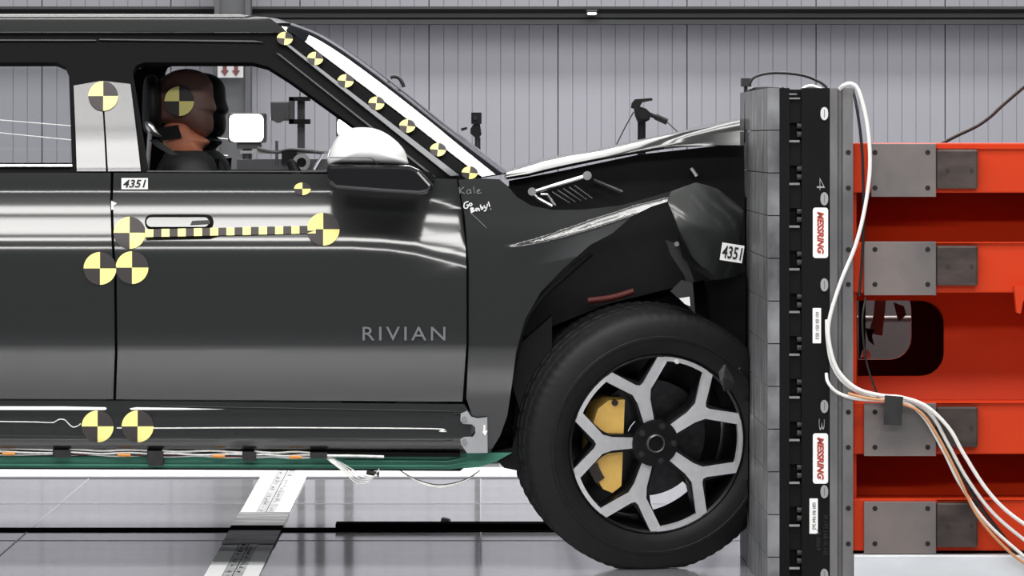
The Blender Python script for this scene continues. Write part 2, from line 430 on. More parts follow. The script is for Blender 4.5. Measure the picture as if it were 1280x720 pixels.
for py in (190.6, 235, 312, 355.5, 515, 559, 635, 679.5): hole_at(1060, py, NY-.012, hs)
filler = None
for r in range(12):
    seam = 110+53.37*(r+1); top = 110+53.37*r
    if r == 11: break
    obj('spacer_block', box(NX(987.3), NX(1001.6), NY+.006, NY+.03, NZ(seam-10), NZ(top+15 if r else 124)), M_bplate, bar)
    obj('connector_lip', box(NX(986.5), NX(999.5), NY-.003, NY+.01, NZ(seam+14.5), NZ(seam+11.8), ), M_steelbar, bar)
    for dy in (-6, 4.5):
        obj('connector_knob', cylbm((NX(996.5), NY+.012, NZ(seam+dy)), (NX(1002), NY+.012, NZ(seam+dy)), .0085, seg=12), M_lamphouse, bar)
obj('connector_lip', box(NX(986.5), NX(1000), NY-.003, NY+.01, NZ(124), NZ(122)), M_steelbar, bar)
obj('connector_lip', box(NX(986.5), NX(996), NY-.003, NY+.01, NZ(118.5), NZ(116.8)), M_steelbar, bar)
def rrect(w_, h_, r, n=5):
    pts = []
    for cx, cz, a0 in ((w_/2-r, h_/2-r, 0), (-w_/2+r, h_/2-r, 90), (-w_/2+r, -h_/2+r, 180), (w_/2-r, -h_/2+r, 270)):
        for k in range(n+1):
            a = math.radians(a0+90*k/n); pts.append((cx+r*math.cos(a), cz+r*math.sin(a)))
    return pts
def sticker(cx, cz, w_, h_, r, Y, m, name, parent, th=.0012):
    return obj(name, prism_xz([(cx+x, cz+z) for x, z in rrect(w_, h_, r)], Y-th, Y), m, parent)
YS = NY-.002
for cy in (291, 573):
    st = sticker(NX(1025.5), NZ(cy), 19/427, 63/427, .008, YS, M_white, 'maker_sticker', bar)
    bm = fit(textbm('MESSRING', .03, shear=.25, offset=.0013), 53/427, 8.5/427)
    obj('lettering', place_text(bm, Vector((NX(1025.5), YS-.0014, NZ(cy))), -math.pi/2), M_red, st)
for (x_, y_, t_) in ((1021, 407, '101 03 051 052'), (1017, 645, 'G01 R4 Y64 2x2')):
    st = sticker(NX(x_), NZ(y_), 10.5/427, 44/427, .001, YS, M_white, 'small_label', bar)
    bm = fit(textbm(t_, .02), 34/427, 4.2/427)
    obj('lettering', place_text(bm, Vector((NX(x_+.5), YS-.0014, NZ(y_))), -math.pi/2), M_ink, st)
for cy in (142, 248.5, 356, 508, 614.5, 719):
    bm = prism_xz([(NX(1030.3)+4.8/427*math.cos(a), NZ(cy)+8.2/427*math.copysign(abs(math.sin(a))**.8, math.sin(a))) for a in [2*math.pi*k/18 for k in range(18)]], YS-.004, YS)
    pl = obj('oval_plug', bm, mat('plug_grey_%d' % cy, rgb(150, 150, 150) if cy > 200 else rgb(205, 205, 205), .5), bar)
    obj('plug_slot', box(NX(1029.9), NX(1030.7), YS-.0044, YS-.004, NZ(cy+5), NZ(cy-5)), M_plate, pl)
for t_, x_, y_, w_, h_, m_ in (('4', 1026, 230, 10, 15, M_chalk), ('3', 1027, 530.5, 7, 14, M_chalk), ('IP.192.168.10.102', 1032, 669, 50, 5, M_lamphouse), ('19-0069', 1023, 675, 26, 5, M_lamphouse)):
    bm = fit(textbm(t_, .03, offset=-.0006 if len(t_) == 1 else 0), w_*1.0/427, h_/427)
    if len(t_) == 1: fit(bm, h_/427, w_/427)
    obj('chalk_writing', place_text(bm, Vector((NX(x_), YS-.0014, NZ(y_))), -math.pi/2), m_, bar)
# small sensor box on the far top corner
sb = empty('sensor_box', P(930, 110, .62), 'small grey sensor box standing on the barrier corner', 'sensor')
sb.location.z = ZT; W[sb.name].z = ZT
obj('bracket', box(P(930, 0, .6).x, P(934, 0, .6).x, .58, .62, ZT, ZT+.022), M_lamphouse, sb)
obj('housing', box(P(926.5, 0, .6).x, P(938.5, 0, .6).x, .56, .64, ZT+.02, ZT+.048, .002), M_lamphouse, sb)

# ------------------------------------------------------------------ orange reaction frame
fr = empty('barrier_frame', (1.9, 0, .134), 'orange welded steel frame carrying the barrier', 'steel frame')
XL, XR = NX(1066.5), 3.1
BY = -.922
bands = [(179, 241), (303, 366), (503, 568), (624, 689)]
plates = [(179.5, 246), (302, 369), (504, 570), (627, 692)]
for (a_, b_) in bands:
    obj('beam', box(XL, XR, BY, -.60, NZ(b_), NZ(a_), .004), M_orange, fr)
    obj('beam', box(XL, XR, .45, .66, NZ(b_), NZ(a_), .004), M_orange, fr)
    obj('weld_lip', box(NX(1171), XR, BY-.006, BY+.002, NZ(a_+7 if a_ < 200 else a_+1.2), NZ(a_+5.5 if a_ < 200 else a_)), M_orange, fr)
sw = S(-.65)
def wp(px, py): p = P(px, py, -.65); return (p.x, p.z)
def web(yy, name):
    bm = bmesh.new()
    rect = [(XL, NZ(689)), (XR, NZ(689)), (XR, NZ(180)), (XL, NZ(180))]
    hl = [wp(1074, 372), wp(1150, 372)]
    for k in range(1, 7):
        a = math.radians(90-15*k); hl.append(wp(1150+30*math.cos(a), 402-30*math.sin(a)))
    for k in range(0, 7):
        a = math.radians(-15*k); hl.append(wp(1150+30*math.cos(a), 440-30*math.sin(a)))
    hl += [wp(1074, 470)]
    es = []
    for pts in (rect, hl):
        v = [bm.verts.new((x, yy, z)) for x, z in pts]
        es += [bm.edges.new((v[i], v[(i+1) % len(v)])) for i in range(len(v))]
    bmesh.ops.triangle_fill(bm, use_beauty=True, edges=es, normal=(0, -1, 0))
    bm.normal_update()
    for f in bm.faces:
        if f.normal.y > 0: f.normal_flip()
    return obj(name, bm, M_orange, fr, thick=.025)
web(.5, 'web_plate')
def infill(pa, pb, cut):
    za, zb = NZ(pa), NZ(pb)
    yf = lambda x, z: -.60-.17*max(0, min(1, (za-z)/(za-zb)))
    rect = [(1067, pa-2), (1920, pa-2), (1920, pb+2), (1067, pb+2)]
    hl = []
    if cut:
        hl = [(1071, 372), (1150, 372)]+[(1150+30*math.cos(math.radians(a)), 402-30*math.sin(math.radians(a))) for a in range(75, -1, -15)]
        hl += [(1150+30*math.cos(math.radians(a)), 440-30*math.sin(math.radians(a))) for a in range(0, -91, -15)]+[(1071, 470)]
    obj('infill_plate', panel_bm(rect, [hl] if cut else [], yf), M_orange, fr, thick=.02)
infill(241, 303, False); infill(366, 503, True); infill(568, 624, False)
obj('added_end_plate', box(XR-.012, XR, BY+.02, .64, NZ(689), NZ(181)), M_orange, fr)  # added out of view to keep light out of the box
obj('added_top_plate', box(XL, XR, -.6, .45, NZ(186), NZ(181)), M_orange, fr); obj('added_bottom_plate', box(XL, XR, -.6, .45, NZ(689), NZ(684)), M_orange, fr)  # unseen plates added to stop overhead light entering the box
obj('added_end_plate', box(XL, XL+.012, BY+.02, .64, NZ(689), NZ(181)), M_orange, fr)
for i, (a_, b_) in enumerate(plates):
    pl = obj('mounting_plate', box(NX(1089 if i == 0 else 1080), NX(1170), NY-.004, BY, NZ(b_), NZ(a_), .0015), M_plate, fr)
    ys = ((190.6, 235), (311.8, 355.5), (515, 559), (635.5, 679.5))[i]
    for hx in (1093.5, 1159.5):
        for hy in ys: hole_at(hx, hy, NY-.004, pl)
    c0 = ((187, 236), (307, 357), (508, 559), (628, 684))[i]
    tb = obj('steel_pad', box(NX(1171), NX(1222), NY+.002-.012, BY, NZ(c0[1]), NZ(c0[0]), .006), M_tube, fr)
    obj('dark_spacer', box(NX(1170.2), NX(1176), NY-.006, BY, NZ(c0[1]-2), NZ(c0[0]+2)), M_hole, fr)  # black strip between plate and pad
    for hx in (1184, 1214):
        obj('bolt', cylbm((NX(hx), NY-.013, NZ((c0[0]+c0[1])/2+1)), (NX(hx), NY-.009, NZ((c0[0]+c0[1])/2+1)), .005, seg=8), M_lamphouse, tb)
obj('lifting_lug', pprism([(1268, 358), (1280, 358), (1292, 362), (1292, 376), (1279, 376), (1276, 392), (1271, 391)], BY-.04, .039), M_orange, fr)
obj('stiffener', box(NX(1330), NX(1336), BY+.02, -.64, NZ(680), NZ(185)), M_orange, fr)
pln = tag(obj('plinth', box(XL, 3.15, -.97, .75, 0, .127, .004), M_plinth), 'pale grey plinth under the orange steel frame', 'plinth')
# things seen through the cut-out of the frame
ib = empty('bracket_stack', P(1083, 450, .9), 'grey clamp and strap seen through the cut-out of the orange frame', 'clamp')
obj('strap', pprism([(1094, 372), (1108, 372), (1103, 420), (1086, 416), (1092, 395)], .72, .02), M_steel, ib)
obj('flag', pprism([(1117, 378), (1130, 383), (1133, 394), (1123, 402)], .74, .01), M_lamphouse, ib)
obj('post', pprism([(1074, 372), (1082, 372), (1082, 688), (1074, 688)], .76, .05), M_dark, ib)
obj('clamp_jaw', pprism([(1082, 410), (1093, 412), (1090, 420), (1093, 432), (1086, 426)], .68, .02), M_dark, ib)
obj('connector', pprism([(1079, 438), (1084, 436), (1090, 447), (1076, 447)], .68, .02), M_steelbar, ib)

cbn = empty('equipment_cabinet', (1.6, 1.9, 0), 'grey cabinet standing behind the frame, seen through its cut-out', 'cabinet')
obj('body', box(1.05, 2.3, 1.6, 2.2, 0, 1.15, .01), mat('cabinet_grey', rgb(80, 79, 81), .6, var=.08, scale=3), cbn)
obj('door_gap', box(1.06, 2.29, 1.596, 1.6, .83, .842), M_hole, cbn)
obj('pull_wire', tubebm([Vector((1.06, 1.59, .735)), Vector((1.2, 1.59, .745)), Vector((1.35, 1.59, .735)), Vector((2.2, 1.59, .74))], .004, 6), M_wire, cbn)
# ------------------------------------------------------------------ cables
YC = NY-.035
def cable(name, pts, r, m, label, Y=YC, group=None):
    bm = tubebm([P(x, y, Y+(d[0] if d else 0)) for x, y, *d in pts], r, 8, 8)
    return tag(obj(name, bm, m, smooth=60), label, 'cable', group)
cable('cable', [(1050, 111, .02), (1056, 106), (1065, 105), (1074, 115), (1084, 155), (1087.5, 205), (1082, 255), (1070, 305), (1051, 352), (1037, 398), (1036.5, 428), (1047, 462), (1070, 485), (1100, 494), (1128, 497), (1158, 508), (1186, 535), (1205, 568), (1232, 610), (1260, 640), (1300, 668)], .0060, M_cwhite, 'long white cable arching down from the barrier top over the steel strip')
cable('cable', [(1033.5, 400, .02), (1034.5, 425), (1040, 455), (1055, 478), (1080, 493), (1108, 500), (1140, 503), (1165, 520), (1185, 555), (1210, 600), (1245, 645), (1300, 690)], .0055, M_cwhite, 'white cable leaving the side plate beside the upper small label', YC+.014)
cable('cable', [(1033, 467, .02), (1035, 478), (1046, 490), (1068, 498), (1100, 500.5), (1130, 503), (1155, 522), (1180, 565), (1200, 605), (1235, 655), (1300, 712)], .0050, M_cwhite, 'short white cable leaving the side plate above the number three', YC+.004)
cable('cable', [(1095, 497), (1135, 506), (1165, 532), (1195, 580), (1220, 625), (1255, 672), (1300, 725)], .0058, M_cblack, 'black cable hanging in the bundle before the orange frame', YC+.022)
cable('cable', [(1060, 492), (1085, 498), (1120, 503), (1150, 515), (1172, 545), (1198, 595), (1222, 645), (1262, 690), (1300, 716)], .0042, M_cyel, 'tan cable hanging in the bundle before the orange frame', YC-.008)
cable('cable', [(1066, 112, .02), (1071, 135), (1077, 180), (1079, 230), (1079, 300), (1074, 370)], .0042, M_cblack, 'thin black cable running down behind the white arching cable', YC+.012)
cable('cable', [(1082, 372, .02), (1078, 400), (1081, 440), (1088, 470), (1098, 496)], .0032, M_cblack, 'thin black cable hanging in the frame cut-out', YC+.01)
cable('cable', [(936, 108), (941, 98), (955, 92.5), (975, 91), (1003, 94), (1024, 102), (1034, 110)], .0045, M_cblack, 'black cable looping from the sensor box over the barrier top', -.3)
cable('cable', [(978, 111, -.6), (962, 110, -.3), (945, 110.5), (937, 113), (933.5, 122), (932.5, 150), (932, 178)], .0055, M_cblack, 'black cable bent down over the impact face of the barrier', .35)
cable('cable', [(1003, 111.5), (1008, 108.5), (1014, 107.5), (1021, 109), (1027, 112)], .005, M_cwhite, 'short white cable loop on the barrier top', -.6)
cable('cable', [(1176, 180), (1195, 170), (1222, 157), (1240, 144), (1255, 130), (1300, 92), (1400, 10), (1520, -150), (1600, -900)], .006, M_cblack, 'black cable rising behind the orange frame to the right', .75)
tp = tag(obj('cable_tape', pprism([(1106, 494), (1129, 496), (1127, 532), (1104.5, 531)], YC-.016, .004), M_ctape), 'black cloth tape flag wrapped round the cable bundle', 'tape')

# ------------------------------------------------------------------ the vehicle
CAR = empty('sport_utility_vehicle', (-1.0, 1.04, 0), 'dark green crash tested utility vehicle with crushed front end', 'car')
MIR = 1.04
# lean of the body side (degrees, + faces up) by height, integrated to a depth profile
LEAN = [(0, 60), (12, 55), (17, 30), (20, 4), (40, 3), (46, 20), (60, 23.5), (158, 24.5), (166, 27.4), (176, 27.6), (182, 30.5), (212, 32), (216, 6), (236, 2), (240, 12), (246, 19.5), (255, 20.5), (259, 23.5),
        (266, 24.5), (269, 27.5), (273, 30), (290, 31), (296, 27.5), (302, 22), (308, 12), (316, 4), (330, 1), (425, 0), (431, -3), (436, -13), (500, -15), (506, -2), (700, 0)]
def leanat(r):
    for (a, b), (c, d) in zip(LEAN, LEAN[1:]):
        if r <= c: return b+(d-b)*(r-a)/(c-a)
    return 0
PT = [0.0]
for r in range(0, 1400): PT.append(PT[-1]-math.tan(math.radians(leanat(r*.5+.25)))*.5/402)
off_ = -.062-PT[2*370]
def prof(r):
    r = max(0, min(690, r)); i = int(r*2); f = r*2-i
    return PT[i]*(1-f)+PT[i+1]*f+off_
def yside(x, z):
    r = row(z); px = CX+x*402
    if 225 < r < 420 and px > 470:
        k = min(1, (px-470)/110)**1.6*24
        wt = (r-225)/17 if r < 242 else (1 if r < 325 else (420-r)/95)
        r = r-k*wt
    return prof(r)
ZC = [rz(r) for r in (20, 28, 60, 100, 140, 180, 216, 228, 236, 240, 244, 248, 252, 256, 260, 264, 268, 272, 276, 280, 284, 288, 292, 296, 300, 304, 308, 314, 320, 330, 350, 380, 410, 430, 433, 436, 442, 450, 460, 470, 480, 490, 500)]
ZG = [rz(r) for r in range(30, 224, 6)]
XC = [-1.6+.2*i for i in range(20)]
# doors
door = [(142, 216), (408, 217.5), (571, 224), (577, 260), (582, 310), (583, 340), (583, 430), (578, 502), (145, 499), (147, 440), (146, 350), (141, 250)]
fdoor = obj('front_door', panel_bm(door, [], yside, ZC, XC), M_paint, CAR, smooth=25, thick=.012)
rdoor_p = [(-330, 216), (138.5, 216), (137.5, 250), (142.5, 350), (143.5, 440), (141.5, 499), (-330, 497)]
rdoor = obj('rear_door', panel_bm(rdoor_p, [], yside, ZC, XC), M_paint, CAR, smooth=25, thick=.012)
for nm, pl in (('front_door', door), ('rear_door', rdoor_p)):
    obj(nm, panel_bm(pl, [], yside, ZC[::3], None, mir=MIR), M_paint, CAR, smooth=25, thick=.012)
obj('door_seal', panel_bm([(130, 214), (154, 214), (158, 350), (156, 500), (132, 500), (132, 350)], [], lambda x, z: yside(x, z)+.03, ZC), M_frame, CAR, thick=.004)
obj('door_seal', panel_bm([(560, 226), (600, 226), (600, 500), (566, 500), (570, 350)], [], lambda x, z: yside(x, z)+.03, ZC), M_frame, CAR, thick=.004)
# greenhouse frame
def ygreen(x, z): return yside(x, z)+.012
green = [(-330, 41), (340, 41), (361, 40), (382, 55), (450, 106), (550, 183), (602, 223), (571, 224.5), (408, 218), (142, 216.5), (-330, 216.5)]
rwin = [(-310, 79), (70, 78), (82, 83), (86, 92), (88, 150), (90, 207), (-310, 207)]
fwin = [(166, 90), (170, 82), (180, 78), (316, 78), (335, 83), (362, 100), (440, 156), (534, 221), (520, 221), (186, 215)]
gf = obj('window_frame', panel_bm(green, [rwin, fwin], ygreen, ZG), M_frame, CAR, smooth=25, thick=.03)
rwin2 = [(x, y-11 if y < 100 else y) for x, y in rwin]; fwin2 = [(166, 80), (171, 71), (182, 67), (312, 67)]+[(x-6, y-6) for x, y in fwin[4:7]]+fwin[7:]
obj('window_frame', panel_bm(green, [rwin2, fwin2], ygreen, ZG, mir=MIR), M_frame, CAR, smooth=25, thick=.03)
# panes: rear side windows closed
def ypane(x, z): return yside(x, z)+.035
def ypane(x, z): return .165+(207-row(z))/129*.062
obj('window_pane', panel_bm([(-330, 77), (72, 77), (86, 86), (92, 209), (-330, 209)], [], ypane, ZG), M_glass, CAR, smooth=25)
obj('window_pane', panel_bm([(-330, 77), (72, 77), (86, 86), (92, 209), (-330, 209)], [], ypane, ZG, mir=MIR), M_glass, CAR, smooth=25)
# bright lines on the frame
def strip_panel(name, pts, off, m, parent=CAR, zc=ZG, th=.004):
    return obj(name, panel_bm(pts, [], lambda x, z: yside(x, z)+off, zc), m, parent, smooth=25, thick=th)
strip_panel('pillar_cover', [(92, 107), (126, 101), (132.5, 214), (96, 214)], -.004, M_pillar, zc=[rz(r) for r in range(100, 216, 6)])
strip_panel('pillar_cover', [(128, 101), (163, 105), (176, 214), (135, 214)], -.004, M_pillar, zc=[rz(r) for r in range(100, 216, 6)])
strip_panel('belt_moulding', [(-330, 205.5), (90, 205.5), (90, 208), (-330, 208)], -.001, M_steelbar)
strip_panel('belt_moulding', [(184, 213.2), (408, 213.8), (408, 215.2), (184, 214.8)], -.001, M_lamphouse)
strip_panel('drip_moulding', [(-330, 48.5), (120, 49.5), (120, 51), (-330, 50.2)], .004, M_lamphouse)
strip_panel('drip_moulding', [(124, 48.5), (318, 50.5), (330, 53), (318, 52.5), (124, 50)], .004, M_lamphouse)
strip_panel('pillar_moulding', [(356, 55), (362, 56), (574, 219), (563, 220)], -.004, mat('grey_moulding', rgb(104, 105, 108), .45, .5), zc=[rz(r) for r in range(56, 222, 8)])
strip_panel('pillar_moulding', [(345, 66), (349, 67), (545, 221), (541, 221)], -.001, M_lamphouse, zc=[rz(r) for r in range(56, 222, 8)])
# roof rail and roof
rail = [(-330, 17.5), (300, 18), (336, 22), (352, 33), (362, 44), (340, 40), (-330, 39.5)]
obj('roof_rail_panel', panel_bm(rail, [], yside, [rz(r) for r in range(18, 44, 3)]), M_paint, CAR, smooth=25, thick=.01)
def loft(rows, close=False):
    bm = bmesh.new(); R = [[bm.verts.new(p) for p in r] for r in rows]
    for i in range(len(R)-1):
        for j in range(len(R[0])-1):
            bm.faces.new((R[i][j], R[i+1][j], R[i+1][j+1], R[i][j+1]))
    bmesh.ops.recalc_face_normals(bm, faces=bm.faces); return bm
def up(bm):
    bm.normal_update()
    if sum(f.normal.z*f.calc_area() for f in bm.faces) < 0:
        for f in bm.faces: f.normal_flip()
    return bm
rows_ = []
for (px, py) in ((-330, 15.5), (0, 15.5), (120, 15.5), (240, 16), (300, 17.5), (330, 21), (346, 27)):
    e = solve(px, py+2, yside); r_ = []
    for k in range(13):
        v = k/12; Y = e.y+(2*MIR-2*e.y)*v; b_ = 1-(2*v-1)**2
        r_.append(Vector((e.x+.03*b_ if px > 200 else e.x, Y, e.z+.010*min(1, b_*1.25)**.9)))
    rows_.append(r_)
obj('roof', up(loft(rows_)), M_paint, CAR, smooth=40, thick=.012)
# windshield
wn = [(358, 37), (382, 53), (410, 74), (450, 104), (500, 142), (550, 181), (602, 221)]
wc = [(370, 30), (398, 41), (430, 60), (470, 88), (515, 122), (565, 161), (636, 214)]
rows_ = []
for (n_, c_) in zip(wn, wc):
    a_ = solve(n_[0], n_[1], lambda x, z: yside(x, z)+.012); c3 = P(c_[0], c_[1], .75); r_ = []
    for k in range(25):
        v = (1-math.cos(math.pi*k/24))/2*.75+k/24*.25
        Y = a_.y+(2*MIR-2*a_.y)*v; u = min(Y-a_.y, 2*MIR-a_.y-Y)
        b_ = .84*u/.15 if u < .15 else .84+.16*(1-(1-min(1, (u-.15)/.65))**2.2)
        cc = a_+(c3-a_)*b_
        r_.append(Vector((cc.x, Y, cc.z)))
    rows_.append(r_)
rs = [spline([rows_[i][j] for i in range(7)], 4) for j in range(25)]
obj('windshield', up(loft(rs)), M_shield, CAR, smooth=60, thick=.005)
# mirror bracket loop at the top of the windshield
obj('wiper_cable', tubebm([P(488, 97, .78), P(493, 95.5, .78), P(499, 98, .78), P(503, 104, .78), P(504.5, 109, .78)], .006, 8), M_cblack, CAR, smooth=60)
# hood: from the near lower lip over the top to the far side
hst = [(633, 222, 214), (660, 218, 205.5), (680, 213, 199.5), (712, 206, 192.5), (750, 198, 187), (800, 189, 175.5), (830, 184, 169.5), (860, 181, 163), (895, 179, 155.5), (925, 179, 148.5)]
rows_ = []
for px, yl, yt in hst:
    f = (px-633)/292
    hh_ = yl-yt
    sec = [(yl+2.5, .168), (yl, .150), (yl-hh_*.08, .149), (yl-hh_*.25, .156), (yl-hh_*.5, .170), (yl-hh_*.75, .188), (yl-hh_*.93, .212), (yt, .26)]
    if f > .5:      # the folded front corner: flank stands nearly upright
        g = min(1, (f-.5)/.22)
        sec = [(r, y*(1-g)+g*(.13+.012*(yl-r)/hh_ if i < 6 else (.146 if i == 6 else .24))) for i, (r, y) in enumerate(sec)]
    r_ = [P(px, r, Y) for r, Y in sec]
    top = r_[-1]
    for Y in (.45, .7, 1.04, 1.4): r_.append(Vector((top.x, Y, top.z-.004*(Y-.4))))
    r_.append(Vector((top.x, 1.9, top.z-.03)))
    rows_.append(r_)
obj('hood', up(loft(rows_)), M_paint, CAR, smooth=35, thick=.012)
# engine bay and inner structure
bay = bmesh.new()
bx(bay, P(640, 0, .3).x, P(926, 0, .3).x, .30, 1.75, .45, 1.16); 
obj('engine_bay', bay, M_dark, CAR)
obj('inner_apron', pprism([(636, 226), (700, 214), (800, 193), (900, 182), (930, 182), (932, 420), (905, 440), (880, 350), (760, 380), (660, 420), (640, 420)], .24, .03), M_plastic, CAR)
obj('firewall', box(P(560, 0, .3).x, P(640, 0, .3).x, .16, 1.9, .42, 1.18), M_dark, CAR)
# hood hinge
hg = obj('hood_hinge', tubebm([P(668, 240, .10), P(690, 233, .09), P(735, 219.5, .09)], .0065, 8, 0), M_steelbar, CAR)
obj('hinge_pivot', cylbm(P(734, 219.5, .075), P(734, 219.5, .11), .014, seg=14), M_steelbar, CAR)
obj('hinge_pivot', cylbm(P(665, 239.5, .075), P(665, 239.5, .11), .013, seg=14), M_steelbar, CAR)
obj('hinge_arm', tubebm([P(664, 240, .09), P(672, 248, .09), P(690, 258, .09)], .006, 8, 0), M_steelbar, CAR)
obj('hinge_arm', tubebm([P(676, 243, .10), P(684, 243, .10), P(694, 257, .10)], .0045, 8, 0), M_steelbar, CAR)
for k in range(5):
    obj('vent_rib', tubebm([P(690+7*k, 240-2*k, .16), P(712+7*k, 254-1.5*k, .15)], .003, 6, 0), M_lamphouse, CAR)
obj('strut', tubebm([P(742, 225, .2), P(778, 240, .2)], .006, 6, 0), M_lamphouse, CAR)
obj('latch_pin', tubebm([P(864, 210, .2), P(871, 220, .2)], .006, 8, 0), M_steelbar, CAR)
# fender with a folded crease
CA, CB = Vector((624, 310)), Vector((836, 252))
def crease_y(px):                       # the crease sags: a shallow curve
    t_ = (px-624)/212; return 309-58*(t_**1.45 if t_ > 0 else 0)
def yfend(x, z):
    Y = prof(max(row(z), 250) if row(z) < 250 else row(z))
    r = row(z); px = CX+x*402
    base = smoothtab([(200, -.020), (224, -.026), (262, -.034), (300, -.042), (350, -.047), (430, -.05), (500, -.02), (560, .0)])(r)
    t_ = max(0, min(1, (px-626)/208)); amp = .0135*min(1, t_*1.8)*min(1, (1-t_)*3+.45)
    d = crease_y(px)-r                  # + above the crease
    wdt = max(1.0, amp*402/.60)
    if px > 626:
        if d > 0: base += -amp*max(0, 1-d/wdt)
        else: base += -amp*max(0, 1+d/30)
    f2 = max(0, min(1, (px-640)/190))
    return base+.003*math.sin(px/31.0+r/23.0)*f2
fend = [(573, 224.5), (600, 223), (624, 224), (634, 232), (646, 246), (664, 257), (690, 262.5), (730, 262), (775, 257), (815, 246), (838, 239), (834, 252), (815, 258), (790, 270), (765, 292), (738, 306), (705, 335), (676, 365), (656, 400), (645, 440), (640, 480), (634, 520), (625, 545), (612, 566), (588, 566), (590, 520), (583, 498), (586, 430), (586, 330), (581, 270)]
XF = [P(px, 0, 0).x for px in range(588, 840, 5)]
ZF = [rz(r) for r in range(226, 566, 2)]
obj('fender', panel_bm(fend, [], yfend, ZF, XF), M_paint, CAR, smooth=50, thick=.006)
# crumpled fender corner against the barrier
cv = {'A': (834, 251, -.03), 'A2': (839, 239, .0), 'B': (870, 228, .06), 'C': (897, 236, .10), 'D': (929, 262, .14), 'E': (932, 338, .14), 'E2': (918, 346, .10), 'F': (893, 350, .03), 'G': (866, 322, -.02), 'H': (849, 288, -.06),
      'I': (880, 262, .0), 'J': (905, 295, .0), 'K': (868, 284, -.05), 'L': (924, 300, .08), 'M': (892, 325, .0)}
tri = ['A A2 B', 'A B I', 'B C I', 'C D J', 'C J I', 'D L J', 'L E J', 'E E2 M', 'E M J', 'E2 F M', 'F G M', 'G K M', 'K J M', 'K I J', 'H K G', 'A K H', 'A I K']
bm = bmesh.new(); vv = {k: bm.verts.new(P(*v)) for k, v in cv.items()}
for t_ in tri: bm.faces.new([vv[k] for k in t_.split()])
bmesh.ops.recalc_face_normals(bm, faces=bm.faces); bm.normal_update()
if sum(f.normal.y for f in bm.faces) > 0:
    for f in bm.faces: f.normal_flip()
bmesh.ops.subdivide_edges(bm, edges=bm.edges[:], cuts=3, use_grid_fill=True, smooth=.35)
obj('crumpled_fender', bm, M_paint_dull, CAR, smooth=70, thick=.006)
obj('torn_flange', pprism([(846, 290), (862, 318), (892, 346), (890, 351), (868, 336), (853, 322)], -.0, .02), M_dark, CAR)
# wheel arch lining and bits in the arch
obj('arch_lip', tubebm([P(626, 520, .01), P(638, 470, .0), P(652, 412, -.01), P(674, 374, -.01), P(708, 342, .0), P(738, 316, .01)], .012, 8), M_plastic, CAR, smooth=60)
obj('arch_lining', pprism([(612, 566), (640, 560), (652, 520), (640, 480), (650, 430), (690, 395), (690, 440), (660, 500), (655, 590), (630, 585)], .05, .2), M_plastic, CAR)
obj('inner_sill_end', pprism([(600, 470), (668, 470), (664, 578), (640, 574), (604, 572)], .22, .05), M_plastic, CAR)
obj('suspension_strut', tubebm([P(712, 352, .30), P(700, 400, .30)], .04, 12, 0), M_greydust and M_dark, CAR, smooth=60)
obj('red_arm', tubebm([P(735, 376, .16), P(765, 372, .16), P(792, 364, .16)], .010, 8), M_redpart, CAR, smooth=60)
obj('torn_bracket', pprism([(832, 300), (850, 306), (862, 335), (868, 352), (858, 356), (856, 345), (838, 318)], .05, .02), M_lamphouse, CAR)
obj('torn_bracket', pprism([(852, 350), (866, 354), (869, 392), (838, 364)], .02, .02), M_lamphouse, CAR)
obj('reflector_chip', pprism([(849, 373), (862, 371), (863, 383), (856, 380)], .0, .01), M_white, CAR)
obj('bolt_head', cylbm(P(846, 305, .03), P(846, 305, .05), .008, seg=10), M_steelbar, CAR)
obj('bumper_remains', pprism([(884, 352), (932, 345), (931, 480), (922, 500), (905, 450), (890, 420)], .12, .15), M_dark, CAR)
bm = bmesh.new(); vv = [bm.verts.new(P(x, y, Y)) for x, y, Y in ((897, 461, .03), (907, 455, .0), (919, 477, .03), (915, 487, .04), (905, 489, .02), (900, 476, .0))]
c_ = bm.verts.new(P(904, 472, -.02))
for i in range(6): bm.faces.new((vv[i], vv[(i+1) % 6], c_))
bmesh.ops.recalc_face_normals(bm, faces=bm.faces); obj('torn_plastic', bm, M_greydust, CAR, thick=.006)
for (x, y) in ((903, 436), (907, 446), (918, 456), (921, 461)):
    obj('metal_shard', pprism([(x-4, y), (x, y-3), (x+4, y-1), (x+2, y+3)], .02, .006), M_steelbar, CAR)
# bracket at the sill end
br = obj('sill_bracket', pprism([(576, 517), (584, 513.5), (589, 521), (597, 523), (609, 521.5), (609.5, 566), (584, 566.5), (576, 555), (575.5, 549), (580, 546.5), (591, 546), (594, 542), (594, 534), (590, 530.5), (579, 530), (575.5, 526)], -.035, .012), mat('zinc_bracket', rgb(176, 177, 180), .4, .5, var=.08, scale=20), CAR)
for y in (523.5, 551.5): obj('bracket_screw', cylbm(P(580.5, y, -.042), P(580.5, y, -.03), .008, seg=12), M_steelbar, CAR)
obj('arrow_mark', pprism([(604.5, 531), (607, 532), (606.5, 538), (609.5, 538.5), (606.5, 545), (602.5, 539.5), (604, 539)], -.038, .003), M_white, CAR)
